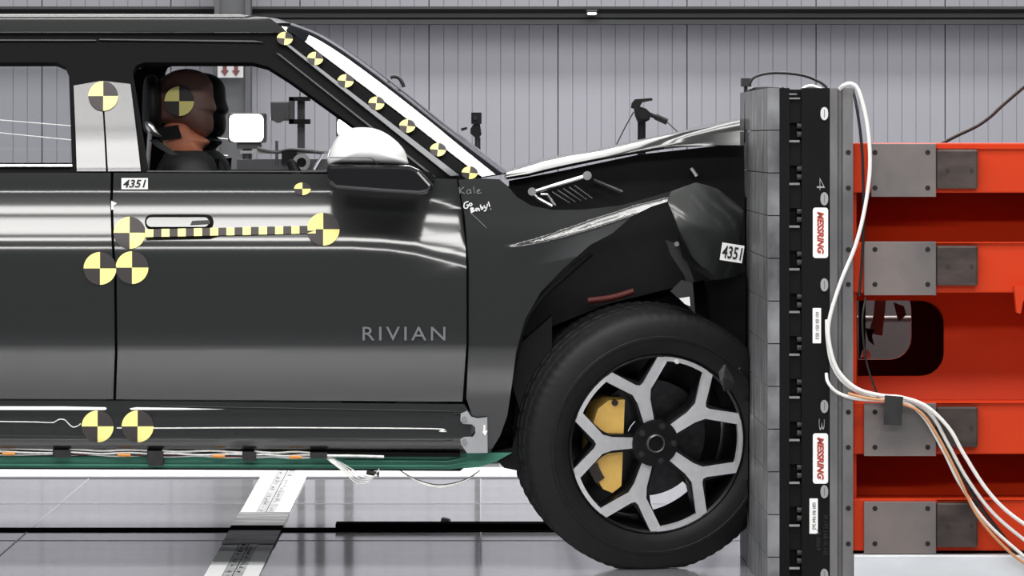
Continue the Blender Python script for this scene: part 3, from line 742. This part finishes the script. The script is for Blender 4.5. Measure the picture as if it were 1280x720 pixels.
# sill
def ysill(x, z):
    r = row(z)
    return smoothtab([(495, -.018), (503, -.019), (506, -.0195), (520, -.022), (548, -.022), (553, -.018), (562, .0), (566, .02)])(r)
sill = [(-330, 500), (140, 501), (560, 505), (580, 505), (590, 520), (588, 566), (575, 568), (300, 564), (-330, 560)]
obj('sill', panel_bm(sill, [], ysill, [rz(r) for r in range(498, 568, 2)], XC), M_paint, CAR, smooth=35, thick=.01)
def yb_(off): return lambda x, z: ysill(x, z)+off
strip_panel_s = lambda name, pts, off, m: obj(name, panel_bm(pts, [], yb_(off), [rz(r) for r in range(498, 568, 3)]), m, CAR, smooth=35, thick=.003)
strip_panel_s('sill_highlight', [(-330, 507.5), (80, 508), (132, 509), (133.5, 511), (131, 512.6), (-330, 512)], -.003, M_white)  # white strips painted in for the highlight along the ledge
strip_panel_s('sill_highlight', [(162, 510.5), (170, 509), (230, 510), (282, 511.6), (230, 512.2), (164, 512.4)], -.003, M_white)
def tubeline(pts, r, m, name='edge_highlight'):
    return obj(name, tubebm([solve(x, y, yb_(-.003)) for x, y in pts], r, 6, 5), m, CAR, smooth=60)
tubeline([(-330, 525), (0, 527), (60, 528.3), (68, 527.5), (74, 524.3), (81, 525), (87, 531), (92, 534), (98, 532), (101, 529.5)], .0019, M_wire)  # pale tubes drawn as the edge highlights along the sill
tubeline([(146, 535), (200, 535.2), (350, 534.6), (540, 536), (549, 539), (558, 539.4)], .0022, M_wire)
for pts in ([(170, 547), (280, 548.5)], [(-330, 543), (105, 545.5)], [(340, 549), (548, 552), (556, 548)], [(200, 507.5), (560, 514), (568, 517)]):
    tubeline(pts, .0014, M_lamphouse, 'sill_bead')
for (x, y) in ((92, 517), (92, 525), (68, 540), (14, 539), (190, 518), (233, 518), (296, 518), (296, 541), (233, 541), (360, 519), (422, 519), (484, 521), (533, 521), (551, 523), (482, 541)):
    p = solve(x, y, ysill); obj('sill_hole', cylbm(p+Vector((0, -.0015, 0)), p+Vector((0, .002, 0)), .004, seg=8), M_hole, CAR)
# battery case, tape bands, wiring
def under(name, pts, Y, dep, m): return obj(name, pprism(pts, Y, dep), m, CAR)
under('battery_case', [(-330, 570), (390, 571), (560, 571), (584, 560), (600, 566), (640, 566), (620, 577), (600, 584), (560, 587), (400, 586.5), (-330, 584)], .03, .3, M_green)
under('battery_rib', [(-330, 579), (560, 581), (585, 577), (585, 579), (560, 583.5), (-330, 581.5)], .022, .01, M_green)
under('battery_rib', [(430, 575), (560, 576), (582, 571), (582, 573), (560, 578), (430, 577)], .022, .01, M_green)
under('battery_lip', [(-330, 584), (400, 586), (560, 587.5), (580, 585), (575, 589), (400, 588), (-330, 585.5)], .025, .2, M_dark)
obj('underbody', box(-2.3, P(600, 0, 0).x, .12, 1.95, .335, .44), M_dark, CAR)
under('lower_seal', [(-330, 558), (575, 566), (575, 571), (404, 571), (-330, 564)], .0, .04, M_dark)
bm_i = 0
for (x0_, x1_) in ((-100, 66), (87, 184), (203, 303), (318, 388)):
    for k in range(6):
        pts = []; ph = random.random()*6
        n = 6
        for i in range(n+1):
            x = x0_+(x1_-x0_)*i/n; y = 564.3+x*.012+ (k-2.5)*1.25+.8*math.sin(ph+i*1.3)
            pts.append(P(x, y, .0+.004*(k % 3)))
        obj('harness_wire', tubebm(pts, .0034 if k != 2 else .0042, 6, 3), (M_wire, M_wire, M_wire, M_wire, M_redw, M_wire)[k] if k != 4 or x0_ != 318 else M_wire, CAR, smooth=60)
    xm = x0_+(x1_-x0_)*.62
    obj('harness_sleeve', tubebm([P(xm, 567+xm*.012, -.012), P(xm+16, 567.3+xm*.012, -.012)], .005, 8, 0), M_orangew, CAR, smooth=60)
for (a_, b_, c_) in ((66, 88, 572), (184, 204, 582), (303, 320, 576), (387, 409, 573)):
    under('tape_band', [(a_, 562+a_*.01), (b_, 562+a_*.01), (b_, c_), (a_+1, c_)], -.016, .05, M_ctape)
for k in range(5):
    obj('hanging_wire', tubebm([P(408, 569+k, 0), P(424+1.5*k, 577+3.2*k, -.01*k), P(446, 590+3.6*k, -.01*k), P(462, 596+1.5*k, 0), P(474, 594-2*k, .02)], .0019, 6), M_wire, CAR, smooth=60)
obj('wire_plug', tubebm([P(458, 590, .02), P(474, 593, .02)], .008, 8, 0), M_ctape, CAR)
obj('wire_run', tubebm([P(407, 569.5, -.01), P(450, 570, -.01), P(480, 571, -.01)], .004, 8), M_wire, CAR)
for k in range(3):
    obj('hanging_wire', tubebm([P(500, 588, .05), P(522, 600+k, .03), P(550, 606+1.6*k, .02), P(580, 600+k, .03), P(600, 588, .05)], .0018, 6), M_wire if k else M_cblack, CAR, smooth=60)
# door handle
dh = obj('door_handle_recess', None or (lambda: (lambda bm: bm)(panel_bm([(CXX+ x*402, 277.5-z*402) for CXX in (224,) for x, z in rrect(86/402, 19/402, 9/402)], [], lambda x, z: yside(x, z)-.002, ZC)))(), M_frame, CAR, smooth=40, thick=.004)
obj('door_handle', panel_bm([(222+x*402, 277.5-z*402) for x, z in rrect(78/402, 12/402, 5.9/402)], [], lambda x, z: yside(x, z)-.012, ZC), M_paint, CAR, smooth=40, thick=.008)
obj('handle_lock', panel_bm([(240, 276), (262, 275), (263, 279.5), (238, 281)], [], lambda x, z: yside(x, z)-.014, ZC), M_ink, CAR, smooth=40, thick=.003)
obj('paint_chip', panel_bm([(139, 251), (146, 254), (142, 257), (142, 262), (139, 262)], [], lambda x, z: yside(x, z)-.003, ZC), M_pen, CAR, thick=.001)
# lettering on the door
L = solve(505, 417, yside)
bm = fit(textbm('RIVIAN', .05, spacing=1.25, extrude=.003), 103/402, 17/402)
obj('door_lettering', place_text(bm, L+Vector((0, -.004, 0))), M_chrome, CAR)
# number stickers
def numsticker(cx, cy, w_, h_, rot, yf, tilt, it):
    p = solve(cx, cy, yf)+Vector((0, -.006, 0))
    bm = box(-w_/804, w_/804, -h_/804, h_/804, -.0008, 0); place_text(bm, p, rot, tilt)
    st = obj('number_sticker', bm, M_white, CAR)
    bm = fit(textbm('4351', .03, shear=it, offset=.0006), w_*.88/402, h_*.72/402)
    obj('lettering', place_text(bm, p+Vector((0, -.0012, 0)), rot, tilt), M_ink, st)
numsticker(168.5, 229.5, 33, 14, 0, yside, 0, .25)
numsticker(915, 316, 28, 22, math.radians(-9), lambda x, z: -.03, 0, .05)
# handwriting on the fender
def pen(strokes, ox, oy, sc, r, m, name):
    bm = bmesh.new()
    for s_ in strokes:
        pts = [solve(ox+x*sc, oy+y*sc, yfend)+Vector((0, -.003, 0)) for x, y in s_]
        tube(bm, spline(pts, 3) if len(pts) > 2 else pts, r, 5)
    bmesh.ops.recalc_face_normals(bm, faces=bm.faces)
    return obj(name, bm, m, CAR)
K = [[(0, 0), (1, 8)], [(6, 0), (1, 4.5), (7, 8)], [(14, 3), (10, 4), (10, 8), (14, 7), (14, 3), (15, 8)], [(18, -1), (19, 8)], [(22, 6), (26, 4), (24, 3), (22, 6), (24, 8), (28, 7)]]
pen(K, 574, 234, 1.0, .0014, M_pengrey, 'handwriting_kale')
G = [[(6, 0), (1, 2), (0, 8), (4, 9), (6, 5), (3, 5)], [(9, 2), (7, 4), (9, 6), (11, 4), (9, 2)], [(9, 9), (10, 15)], [(9, 9), (13, 9), (10, 12), (15, 12), (10, 15)], [(19, 9), (16, 10), (17, 13), (20, 9), (21, 13)], [(22, 4), (24, 11), (26, 8), (23, 8)], [(27, 5), (29, 9)], [(32, 3), (30, 11), (27, 13)], [(33, 0), (35, 7)], [(36, 10), (36.6, 10.4)]]
pen(G, 580, 252, .92, .0020, M_pen, 'handwriting_go_baby')
pen([[(0, 0), (10, 9), (20, 19)]], 588, 266, 1.0, .0011, M_pengrey, 'pen_scratch')
# mirror
mo = obj('mirror_housing', None or (lambda: 0)() or pprism([(408, 206), (440, 205.5), (512, 207), (524, 212), (543, 233), (536, 241), (524, 243.5), (470, 240), (418, 236), (410, 228)], -.17, .2), M_black, CAR)
bv = mo.modifiers.new('round', 'BEVEL'); bv.width = .012; bv.segments = 3
def pillow(outline, Yc, hw, n=10, m=36, front=True, back=True, power=2.0):
    """closed rounded body from a side outline (px) about its middle"""
    pts = spline([Vector((x, y, 0)) for x, y in outline], 6, True)
    c = sum(pts, Vector())/len(pts)
    bm = bmesh.new(); rings = []
    for sgn in (-1, 1):
        rr = []
        for i in range(n+1):
            a = (math.pi/2)*i/n; rho = math.sin(a)**(.8); dy = sgn*hw*math.cos(a)
            if i == 0: rr.append([bm.verts.new(P(c.x, c.y, Yc+dy))]); continue
            if i == n and sgn == 1: rr.append(rings[0][n]); continue
            rr.append([bm.verts.new(P(c.x+(q.x-c.x)*rho, c.y+(q.y-c.y)*rho, Yc+dy)) for q in pts])
        rings.append(rr)
        k = len(pts)
        for j in range(k): bm.faces.new((rr[0][0], rr[1][j], rr[1][(j+1) % k]))
        for i in range(1, n):
            for j in range(k): bm.faces.new((rr[i][j], rr[i+1][j], rr[i+1][(j+1) % k], rr[i][(j+1) % k]))
    bmesh.ops.recalc_face_normals(bm, faces=bm.faces); return bm
obj('mirror_cap', pillow([(409.5, 203), (413, 186), (424, 168), (440, 160), (465, 160), (485, 168), (503, 184), (509, 198), (506, 206.5), (460, 206.5), (420, 206)], -.06, .11), M_mirror, CAR, smooth=60)
obj('mirror_arm', pprism([(470, 200), (540, 216), (544, 226), (480, 226)], .0, .12), M_black, CAR)
obj('mirror_line', tubebm([P(412, 197, -.172), P(440, 197, -.175), P(462, 197.5, -.17), P(468, 201, -.165), P(472, 206, -.16)], .0016, 6), M_lamphouse, CAR)
# targets
def target(cx, cy, r, yf, rot=0, flat=1.0, off=-.004, parent=CAR, both=True, name='target_marker'):
    e = None
    for q in range(4):
        a0 = rot+90*q
        pts = [(cx, cy)]
        for k in range(9):
            a = math.radians(a0+90*k/8); pts.append((cx+r*math.cos(a), cy-r*flat*math.sin(a)))
        yel = q in (1, 3)
        bm = panel_bm(pts, [], lambda x, z: yf(x, z)+off, [rz(rr) for rr in range(int(cy-r)-2, int(cy+r)+3, 4)] if r > 12 else None)
        if e is None: e = obj(name, bm, M_yellow if yel else M_brown, parent, smooth=40, thick=.0008)
        else:
            o = obj('target_quadrant', bm, M_yellow if yel else M_brown, parent, smooth=40, thick=.0008)
            o.parent = e; o.location = W[o.name]-W[e.name]
    return e
def ypil(x, z): return yside(x, z)-.004
target(129, 120, 18.5, ypil)
target(404, 286.5, 20.5, yside); target(162, 291, 20, yside); target(125, 335.5, 20.5, yside); target(165, 334.5, 20.5, yside)
target(378, 236, 10.5, yside, flat=.75)
target(122, 533, 20, ysill, off=-.007); target(172, 533, 20, ysill, off=-.007)
for (x, y) in ((356, 48), (394, 73), (432, 101), (470.5, 129), (509, 157.5), (547.5, 187)): target(x, y, 10, yside, rot=-6, flat=.82, off=-.006)
target(587, 216, 10, yside, rot=-6, flat=.8, off=-.006)
# striped bar between the two big door targets
n = 0; x = 181.5
while x < 385:
    y_ = 291.5-(x-181)*.022; hh = 4.8
    obj('stripe_block', panel_bm([(x, y_-hh), (x+10.1, y_-hh-.2), (x+10.1, y_+hh-.2), (x, y_+hh)], [], lambda a, b: yside(a, b)-.016+.012*max(0, min(1, (a*402+600-265)/8)), [rz(288), rz(292)]), M_yellow if n % 2 == 0 else M_brown, CAR, thick=.001)
    x += 10.15; n += 1
# ------------------------------------------------------------------ front wheel (part of the car, with its pieces below it)
WC = P(808, 549, .13); WC.z = .411
wheel_rot = Euler((math.radians(8.5), 0, math.radians(14)))
wm = Matrix.Translation(WC) @ wheel_rot.to_matrix().to_4x4()
XMAX = XI-.004
def wobj(name, bm, m, parent, smooth=None):
    """mesh given in wheel space, baked to the world so that the pieces are plain parts"""
    bmesh.ops.transform(bm, matrix=wm, verts=bm.verts)
    for v in bm.verts:
        if v.co.x > XMAX: v.co.x = XMAX-(v.co.x-XMAX)*.02
        if v.co.z < .003: v.co.z = .003
    return obj(name, bm, m, parent, smooth=smooth)
def lathe(prof_, seg=96, closed=False, mod=None):
    bm = bmesh.new(); R = []
    for i in range(seg):
        a = 2*math.pi*i/seg; ring = []
        for j, (r, y) in enumerate(prof_):
            rr = r+(mod(i, j) if mod else 0); ring.append(bm.verts.new((rr*math.cos(a), y, rr*math.sin(a))))
        R.append(ring)
    for i in range(seg):
        A, B = R[i], R[(i+1) % seg]; n_ = len(prof_)
        for j in range(n_ if closed else n_-1): bm.faces.new((A[j], A[(j+1) % n_], B[(j+1) % n_], B[j]))
    bmesh.ops.recalc_face_normals(bm, faces=bm.faces); return bm
TR = .415
tp_ = [(.283, -.118), (.290, -.128), (.315, -.139), (.335, -.1415), (.337, -.1445), (.345, -.1445), (.347, -.1415), (.372, -.139), (.392, -.130), (.404, -.122), (.4115, -.108), (.413, -.075), (.405, -.072), (.405, -.066), (TR, -.063), (TR, -.025), (.407, -.022), (.407, -.015), (TR, -.012), (TR, .012), (.407, .015), (.407, .022), (TR, .025), (TR, .063), (.405, .066), (.405, .072), (.413, .075), (.4115, .108), (.404, .122), (.392, .130), (.335, .1415), (.290, .128), (.283, .118)]
def tread(i, j):
    if 9 <= j <= 11 or 26 <= j <= 28: return -.003 if i % 3 == 0 else 0
    if 14 <= j <= 23: return -.004 if (i+j) % 5 == 0 else 0
    return 0
wh = empty('front_wheel', WC, '', '')
del wh['label']; del wh['category']
wh.parent = CAR; wh.location = WC-W[CAR.name]
wobj('tyre', lathe(tp_, 240, True, tread), M_tyre, wh, 35)
wobj('rim_barrel', lathe([(.287, -.119), (.281, -.124), (.274, -.118), (.268, -.09), (.262, .09), (.27, .118), (.285, .118), (.285, -.118)], 96, True), M_rimdark, wh, 35)
def wprism(poly, y0, y1):
    return prism_xz(poly, y0, y1)
def pol(r, deg): a = math.radians(deg); return Vector((r*math.cos(a), r*math.sin(a)))
R0 = .277
def yface(r): return -.118+.028*max(0, 1-((r-.06)/.21))**1.0*0+ .03*(1-min(1, r/.26))
def dish(bm):
    for v in bm.verts: v.co.y += .035*(1-min(1, math.hypot(v.co.x, v.co.z)/.27))
    return bm
# rotation matched to the photograph: spokes at 36 + 72k degrees
for k in range(5):
    th = 36+72*k
    ax = pol(1, th); pr = Vector((-ax.y, ax.x))
    def q(r, s): return (ax.x*r+pr.x*s, ax.y*r+pr.y*s)
    t1, t2 = pol(R0, th+19.5), pol(R0, th-19.5)
    def arm(sg_):
        tip_o = pol(R0, th+sg_*16.0); tip_i = pol(R0, th+sg_*21.5); tip_i2 = pol(R0-.016, th+sg_*22.5)
        return (tip_o.x, tip_o.y), (tip_i.x, tip_i.y), (tip_i2.x, tip_i2.y)
    u = arm(1); d = arm(-1)
    poly = [q(.072, -.017), q(.14, -.021), q(.172, -.030), d[2], d[1], d[0], q(.200, -.012), q(.194, 0), q(.200, .012), u[0], u[1], u[2], q(.172, .030), q(.14, .021), q(.072, .017)]
    sp = wobj('spoke', dish(wprism(poly, -.124, -.100)), M_rim, wh)
    # black flank under each spoke
    pb = [q(.06, -.026), q(.15, -.030), q(.172, -.040), d[2], d[1], d[0], q(.212, -.010), q(.205, 0), q(.212, .010), u[0], u[1], u[2], q(.172, .040), q(.15, .030), q(.06, .026)]
    wobj('spoke_flank', dish(wprism(pb, -.1185, -.07)), M_rimdark, wh)
    arc = []
    a0, a1 = th+20.5, th+72-20.5
    nseg = 6
    arc = [pol(R0+.001, a0+(a1-a0)*i/nseg) for i in range(nseg+1)]+[pol(R0-.0125, a1-(a1-a0)*i/nseg) for i in range(nseg+1)]
    wobj('rim_edge', dish(wprism([(v.x, v.y) for v in arc], -.1245, -.105)), M_rim, wh)
sh = [pol(.262, -48+328*i/40) for i in range(41)]+[pol(.08, 280-328*i/40) for i in range(41)]
wobj('dust_shield', wprism([(v.x, v.y) for v in sh], .06, .064), M_rimdark, wh)
wobj('hub', cylbm((0, -.105, 0), (0, -.05, 0), .074, .078, 32), M_rimdark, wh, 40)
for k in range(5):
    v = pol(.057, 72*k+72)
    wobj('lug_nut', cylbm((v.x, -.114, v.y), (v.x, -.10, v.y), .010, .011, 6), M_lamphouse, wh)
wobj('hub_ring', lathe([(.024, -.112), (.0265, -.116), (.029, -.112), (.029, -.10), (.024, -.10)], 32, True), M_steelbar, wh, 40)
wobj('hub_cap', cylbm((0, -.112, 0), (0, -.10, 0), .024, .024, 24), M_plastic, wh, 40)
wobj('brake_disc', lathe([(.07, -.02), (.185, -.02), (.185, .005), (.07, .005)], 64, True), M_disc, wh, 40)
cal = wprism([(-.097, .134), (-.15, .132), (-.183, .105), (-.198, .05), (-.20, -.05), (-.188, -.10), (-.155, -.15), (-.125, -.162), (-.097, -.14)], -.078, .03)
wobj('brake_caliper', cal, M_caliper, wh, 40)
ca = [pol(.19, 200+16*i/4) for i in range(5)]+[pol(.222, 216-16*i/4) for i in range(5)]
wobj('caliper_bracket', wprism([(v.x, v.y) for v in ca], -.084, -.06), M_tube, wh)
wobj('caliper_pin', cylbm((-.13, -.084, .125), (-.13, -.07, .125), .010, seg=10), M_tube, wh)
wobj('valve_cap', cylbm((.052, -.13, .262), (.052, -.118, .262), .007, seg=8), M_white, wh)

# ------------------------------------------------------------------ seats
def seat(Y, x_off):
    s = obj('seat_backrest', box(-.27, .27, -.06, .06, 0, .62, .05), M_seat, CAR, smooth=50)
    return s
for Yc, nm in ((.56, 'front_seat'), (1.5, 'front_seat')):
    a_ = P(172, 215, Yc)
    bm = box(a_.x-.05, a_.x+.07, Yc-.25, Yc+.25, .62, a_.z+.0, .05)
    st = obj('seat_backrest', bm, M_seat, CAR, smooth=50)
    hd = pillow([(181, 98), (193, 94), (200, 104), (203, 130), (200, 160), (188, 168), (179, 160), (178, 125)], Yc, .13, 6)
    obj('headrest', hd, M_seat, CAR, smooth=60)
    obj('headrest_post', tubebm([P(188, 160, Yc-.06), P(184, 216, Yc-.06)], .008, 8, 0), M_steelbar, CAR)
    obj('seat_cushion', box(a_.x, a_.x+.55, Yc-.25, Yc+.25, .55, .72, .05), M_seat, CAR, smooth=50)
obj('belt_guide', pillow([(181, 152), (190, 154), (198, 166), (202, 171), (192, 170), (184, 163)], .33, .02, 5), M_steelbar, CAR, smooth=60)
obj('seat_belt', pprism([(186, 175), (196, 174), (222, 193), (214, 194), (196, 184)], .34, .01), M_seat, CAR)
obj('dashboard', box(P(440, 0, .5).x, P(600, 0, .5).x, .22, 1.86, .75, P(0, 224, .3).z, .03), M_plastic, CAR, smooth=50)
obj('steering_wheel', (lambda bm: (bmesh.ops.transform(bm, matrix=Matrix.Translation(P(395, 262, .58)) @ Matrix.Rotation(math.radians(62), 4, 'Y'), verts=bm.verts), bm)[1])(lathe([(0, 0)], 3) if False else (lambda b: (tube(b, [Vector((.17*math.cos(a), .17*math.sin(a), 0)) for a in [2*math.pi*i/32 for i in range(33)]], .014, 8, False), b)[1])(bmesh.new())), M_seat, CAR, smooth=60)
obj('curtain_lining', tubebm([P(174, 84, 1.8), P(188, 80, 1.78), P(300, 80, 1.78), P(332, 84, 1.78)], .007, 8), M_wire, CAR, smooth=60)

# ------------------------------------------------------------------ dummies
def dummy(Yc, dx, dy, headm, neckm, label, grp, k):
    def D(x, y, Y): 
        p = P(x, y, .56); return Vector((p.x+dx, Y+Yc-.56, p.z+dy))
    d = empty('crash_test_dummy', D(235, 420, .56), label, 'dummy')
    me = bpy.data.meshes.new('body')
    V = [D(215, 400, .56), D(225, 320, .56), D(232, 245, .56), D(235, 206, .56), D(235, 190, .56)]
    E = [(0, 1), (1, 2), (2, 3), (3, 4)]; Rr = [(.16, .14), (.15, .13), (.165, .12), (.115, .09), (.06, .06)]
    for s in (-1, 1):
        b = len(V)
        V += [D(240, 222, .56+s*.17), D(268, 295, .56+s*.24), D(350, 262, .56+s*.17), D(372, 250, .56+s*.15)]
        Rr += [(.075, .07), (.05, .05), (.036, .036), (.03, .03)]
        E += [(3, b), (b, b+1), (b+1, b+2), (b+2, b+3)]
        b = len(V)
        V += [D(235, 405, .56+s*.10), D(400, 375, .56+s*.13), D(455, 520, .56+s*.13), D(490, 528, .56+s*.14)]
        Rr += [(.09, .09), (.065, .065), (.05, .05), (.04, .04)]
        E += [(0, b), (b, b+1), (b+1, b+2), (b+2, b+3)]
    org = W[d.name]
    me.from_pydata([tuple(v-org) for v in V], E, [])
    o = bpy.data.objects.new('body', me); link(o, d); me.materials.append(M_cloth)
    sk = o.modifiers.new('skin', 'SKIN'); ss = o.modifiers.new('sub', 'SUBSURF'); ss.levels = 2; ss.render_levels = 2; sk.use_smooth_shade = True
    for i, sv in enumerate(me.skin_vertices[0].data): sv.radius = Rr[i]; sv.use_root = (i == 0)
    def DP(bm):
        for v in bm.verts: v.co += Vector((dx, Yc-.56, dy))
        return bm
    hd = obj('head', DP(pillow([(193, 150), (190, 128), (196, 106), (212, 91), (234, 86), (254, 91), (265, 104), (267, 122), (270.5, 136), (266, 143), (267, 152), (265, 165), (256, 171), (240, 164), (226, 156), (206, 154)], .56, .078, 10)), headm, d, smooth=60)
    nk = pillow([(204, 160), (215, 152), (232, 153), (242, 163), (256, 172), (262, 178), (254, 186), (250, 197), (215, 197), (205, 184)], .56, .062, 8)
    obj('neck', DP(nk), neckm, d, smooth=60)
    if k:
        obj('neck_bracket', DP(pprism([(197, 160), (222, 156), (227, 172), (200, 176)], .485, .05)), M_plastic, d)
        e = None
        def yh(x, z): return .475
        tq = target(224, 126.5, 18.5, yh, off=0, parent=d, name='head_target')
        # the disc lies on the temple: bend it to the head
    return d
dummy(.56, 0, 0, M_head, M_neck, 'driver dummy with brown head, orange neck and yellow target on its temple', None, True)
dummy(1.48, P(262, 0, 1.48).x-P(245, 0, .56).x, .0, M_headb, M_headb, 'dark passenger dummy sitting behind the driver dummy', None, False)

# ------------------------------------------------------------------ things in the hall behind the car
def stand_base(t, x, Y, z0, r=.02, m=None):
    obj('pole', cylbm((x, Y, .02), (x, Y, z0), r, seg=12), m or M_cam, t, smooth=60)
    obj('base_plate', box(x-.09, x+.09, Y-.09, Y+.09, 0, .02, .004), M_lamphouse, t)
# floodlight behind the windscreen side
YF = 5.6
t = empty('floodlight', (P(309, 0, YF+.1).x, YF+.1, 0), 'square glowing floodlight on a stand behind the driver window', 'lamp')
obj('housing', pbox(285, 141, 332, 179, YF, .16, .012), M_lamphouse, t)
sticker(P(308, 160, YF).x, P(308, 160, YF).z, 42/S(YF), 34/S(YF), .022, YF-.001, M_lampwhite, 'lens', t, .006)
obj('yoke', pbox(296, 179, 326, 186, YF+.02, .1, .004), M_lamphouse, t)
stand_base(t, P(309, 0, YF+.1).x, YF+.1, P(0, 184, YF+.1).z)
t = empty('floodlight', (P(436, 0, YF+.1).x, YF+.1, 0), 'glowing floodlight peeping out above the mirror cap', 'lamp')
obj('housing', pbox(420, 145, 452, 172, YF, .14, .01), M_lamphouse, t)
sticker(P(436, 159, YF).x, P(436, 159, YF).z, 28/S(YF), 22/S(YF), .02, YF-.001, M_lampwhite, 'lens', t, .006)
stand_base(t, P(436, 0, YF+.1).x, YF+.1, P(0, 172, YF+.1).z)
# camera on a post
t = empty('high_speed_camera', (P(378, 0, YF).x, YF, 0), 'grey box camera clamped on a vertical post behind driver window', 'camera')
cb = obj('camera_body', pbox(338, 127, 361, 151, YF-.12, .2, .006), M_cam, t)
obj('camera_lens', cylbm(P(348, 146, YF-.17), P(348, 146, YF-.1), .026, seg=20), M_lamphouse, t, smooth=50)
obj('clamp_plate', pbox(361, 122, 367, 155, YF-.1, .14), M_lamphouse, t)
obj('clamp_arm', pbox(361, 121, 387, 126, YF-.1, .14), M_dark, t); obj('clamp_arm', pbox(361, 149, 387, 155, YF-.1, .14), M_dark, t)
obj('pole', box(P(372, 0, YF).x, P(381, 0, YF).x, YF-.03, YF+.03, .02, P(0, 121, YF).z), M_cam, t)
obj('base_plate', box(P(378, 0, YF).x-.09, P(378, 0, YF).x+.09, YF-.09, YF+.09, 0, .02), M_lamphouse, t)
# equipment rail with ring clamp
YR = 5.25
t = empty('equipment_rail', (P(350, 0, YR).x, YR, 0), 'low equipment rail with round clamp below the box camera', 'rail')
obj('rail', pbox(296, 199, 420, 213, YR, .05), M_cam, t)
obj('rail', pbox(300, 188.5, 410, 192, YR+.02, .03), M_steel, t)
obj('cable_chain', tubebm([P(322, 186, YR), P(345, 190, YR), P(365, 187, YR), P(405, 191, YR)], .008, 8), M_cblack, t)
bm = lathe([(.020, -.02), (.036, -.02), (.036, .02), (.020, .02)], 28, True); bmesh.ops.translate(bm, vec=P(377, 203, YR-.03), verts=bm.verts)
obj('ring_clamp', bm, M_steel, t, smooth=40)
obj('clamp_core', cylbm(P(377, 203, YR-.04), P(377, 203, YR), .019, seg=16), M_dark, t)
obj('dark_block', pbox(352, 189, 371, 205, YR-.02, .06), M_dark, t)
obj('stay', tubebm([P(392, 212, YR-.02), P(404, 192, YR-.02)], .006, 6, 0), M_steelbar, t)
obj('stay', tubebm([P(346, 176, YR), P(346, 205, YR)], .006, 6, 0), M_cam, t)
for x in (310, 400): obj('leg', box(P(x, 0, YR).x-.02, P(x, 0, YR).x+.02, YR, YR+.05, 0, P(0, 212, YR).z), M_cam, t)
# action camera on a stand
YA = 5.4
t = empty('action_camera', (P(597, 0, YA).x, YA, 0), 'small black action camera on a thin stand behind the windshield', 'camera')
obj('camera_body', pbox(589, 140.5, 602, 155, YA-.03, .05, .003), M_plastic, t)
obj('lens', cylbm(P(594, 147, YA-.04), P(594, 147, YA-.02), .010, seg=14), M_hole, t)
obj('mount', pprism([(592, 155), (600, 155), (602, 168), (597, 175), (588, 167), (588, 161)], YA-.02, .03), M_plastic, t)
obj('thumb_lever', pprism([(576, 160.5), (584, 158.5), (584, 161.5), (577, 164)], YA-.01, .01), M_plastic, t)
stand_base(t, P(597, 0, YA).x, YA, P(0, 172, YA).z, .012, M_cblack)
# photo tripod with pan handle
YT = 5.8
t = empty('video_tripod', (P(802, 0, YT).x, YT, 0), 'black video tripod with fluid head and pan handle beyond the hood', 'tripod')
obj('head', pprism([(790, 129), (794, 124), (815, 122.5), (816, 125.5), (803, 128), (800, 133), (808, 136), (814, 142), (812, 150), (806, 153), (797, 152), (794, 144), (793, 136), (789, 135)], YT-.04, .08), M_plastic, t)
obj('tilt_knob', cylbm(P(804, 143, YT-.06), P(804, 143, YT+.02), .022, seg=16), M_plastic, t)
obj('pan_handle', tubebm([P(812, 143, YT), P(822, 147, YT), P(834, 152.5, YT)], [.010]*5+[.014]*8, 10, 6), M_plastic, t, smooth=60)
obj('centre_column', cylbm(P(802, 200, YT), P(802, 150, YT), .017, seg=14), M_plastic, t, smooth=60)
for a in (90, 210, 330):
    b_ = P(802, 190, YT); obj('leg', tubebm([b_, Vector((b_.x+.5*math.cos(math.radians(a)), YT+.5*math.sin(math.radians(a)), .01))], .014, 8, 0), M_plastic, t, smooth=60)
obj('strap', tubebm([P(792, 140, YT), P(781, 160, YT), P(768, 186, YT)], .0028, 6), M_cblack, t)
obj('strap', tubebm([P(833, 152, YT), P(843, 161, YT), P(852, 170, YT)], .0028, 6), M_cblack, t)
# guy wires seen through the rear side window
for i, (a_, b_) in enumerate((((-900, 75), (285, 173.7)), ((-900, 76), (285, 194.5)))):
    y1_, y2_ = 13.45, 13.45
    tag(obj('guy_wire', tubebm([P(a_[0], a_[1], y1_), P(b_[0], b_[1], y2_)], .0028, 6, 0), M_wire), ('upper' if i == 0 else 'lower')+' pale wire crossing behind the rear side window', 'wire', None)
# shard on the floor
d_ = fl(557, 654)
bm = bmesh.new(); pts = [(-.018, .0, 0), (-.012, .03, 0), (.005, .012, 0), (.02, -.02, 0), (.012, -.03, 0)]
lo = [bm.verts.new((d_.x+x, d_.y+y*2.2, .003)) for x, y, z in pts]; hi = [bm.verts.new((d_.x+x*.8, d_.y+y*1.8, .018)) for x, y, z in pts]
bm.faces.new(lo[::-1]); bm.faces.new(hi)
for i in range(5): bm.faces.new((lo[i], lo[(i+1) % 5], hi[(i+1) % 5], hi[i]))
bmesh.ops.recalc_face_normals(bm, faces=bm.faces)
tag(obj('plastic_shard', bm, M_hole), 'small black plastic shard lying on the floor under the car', 'debris')
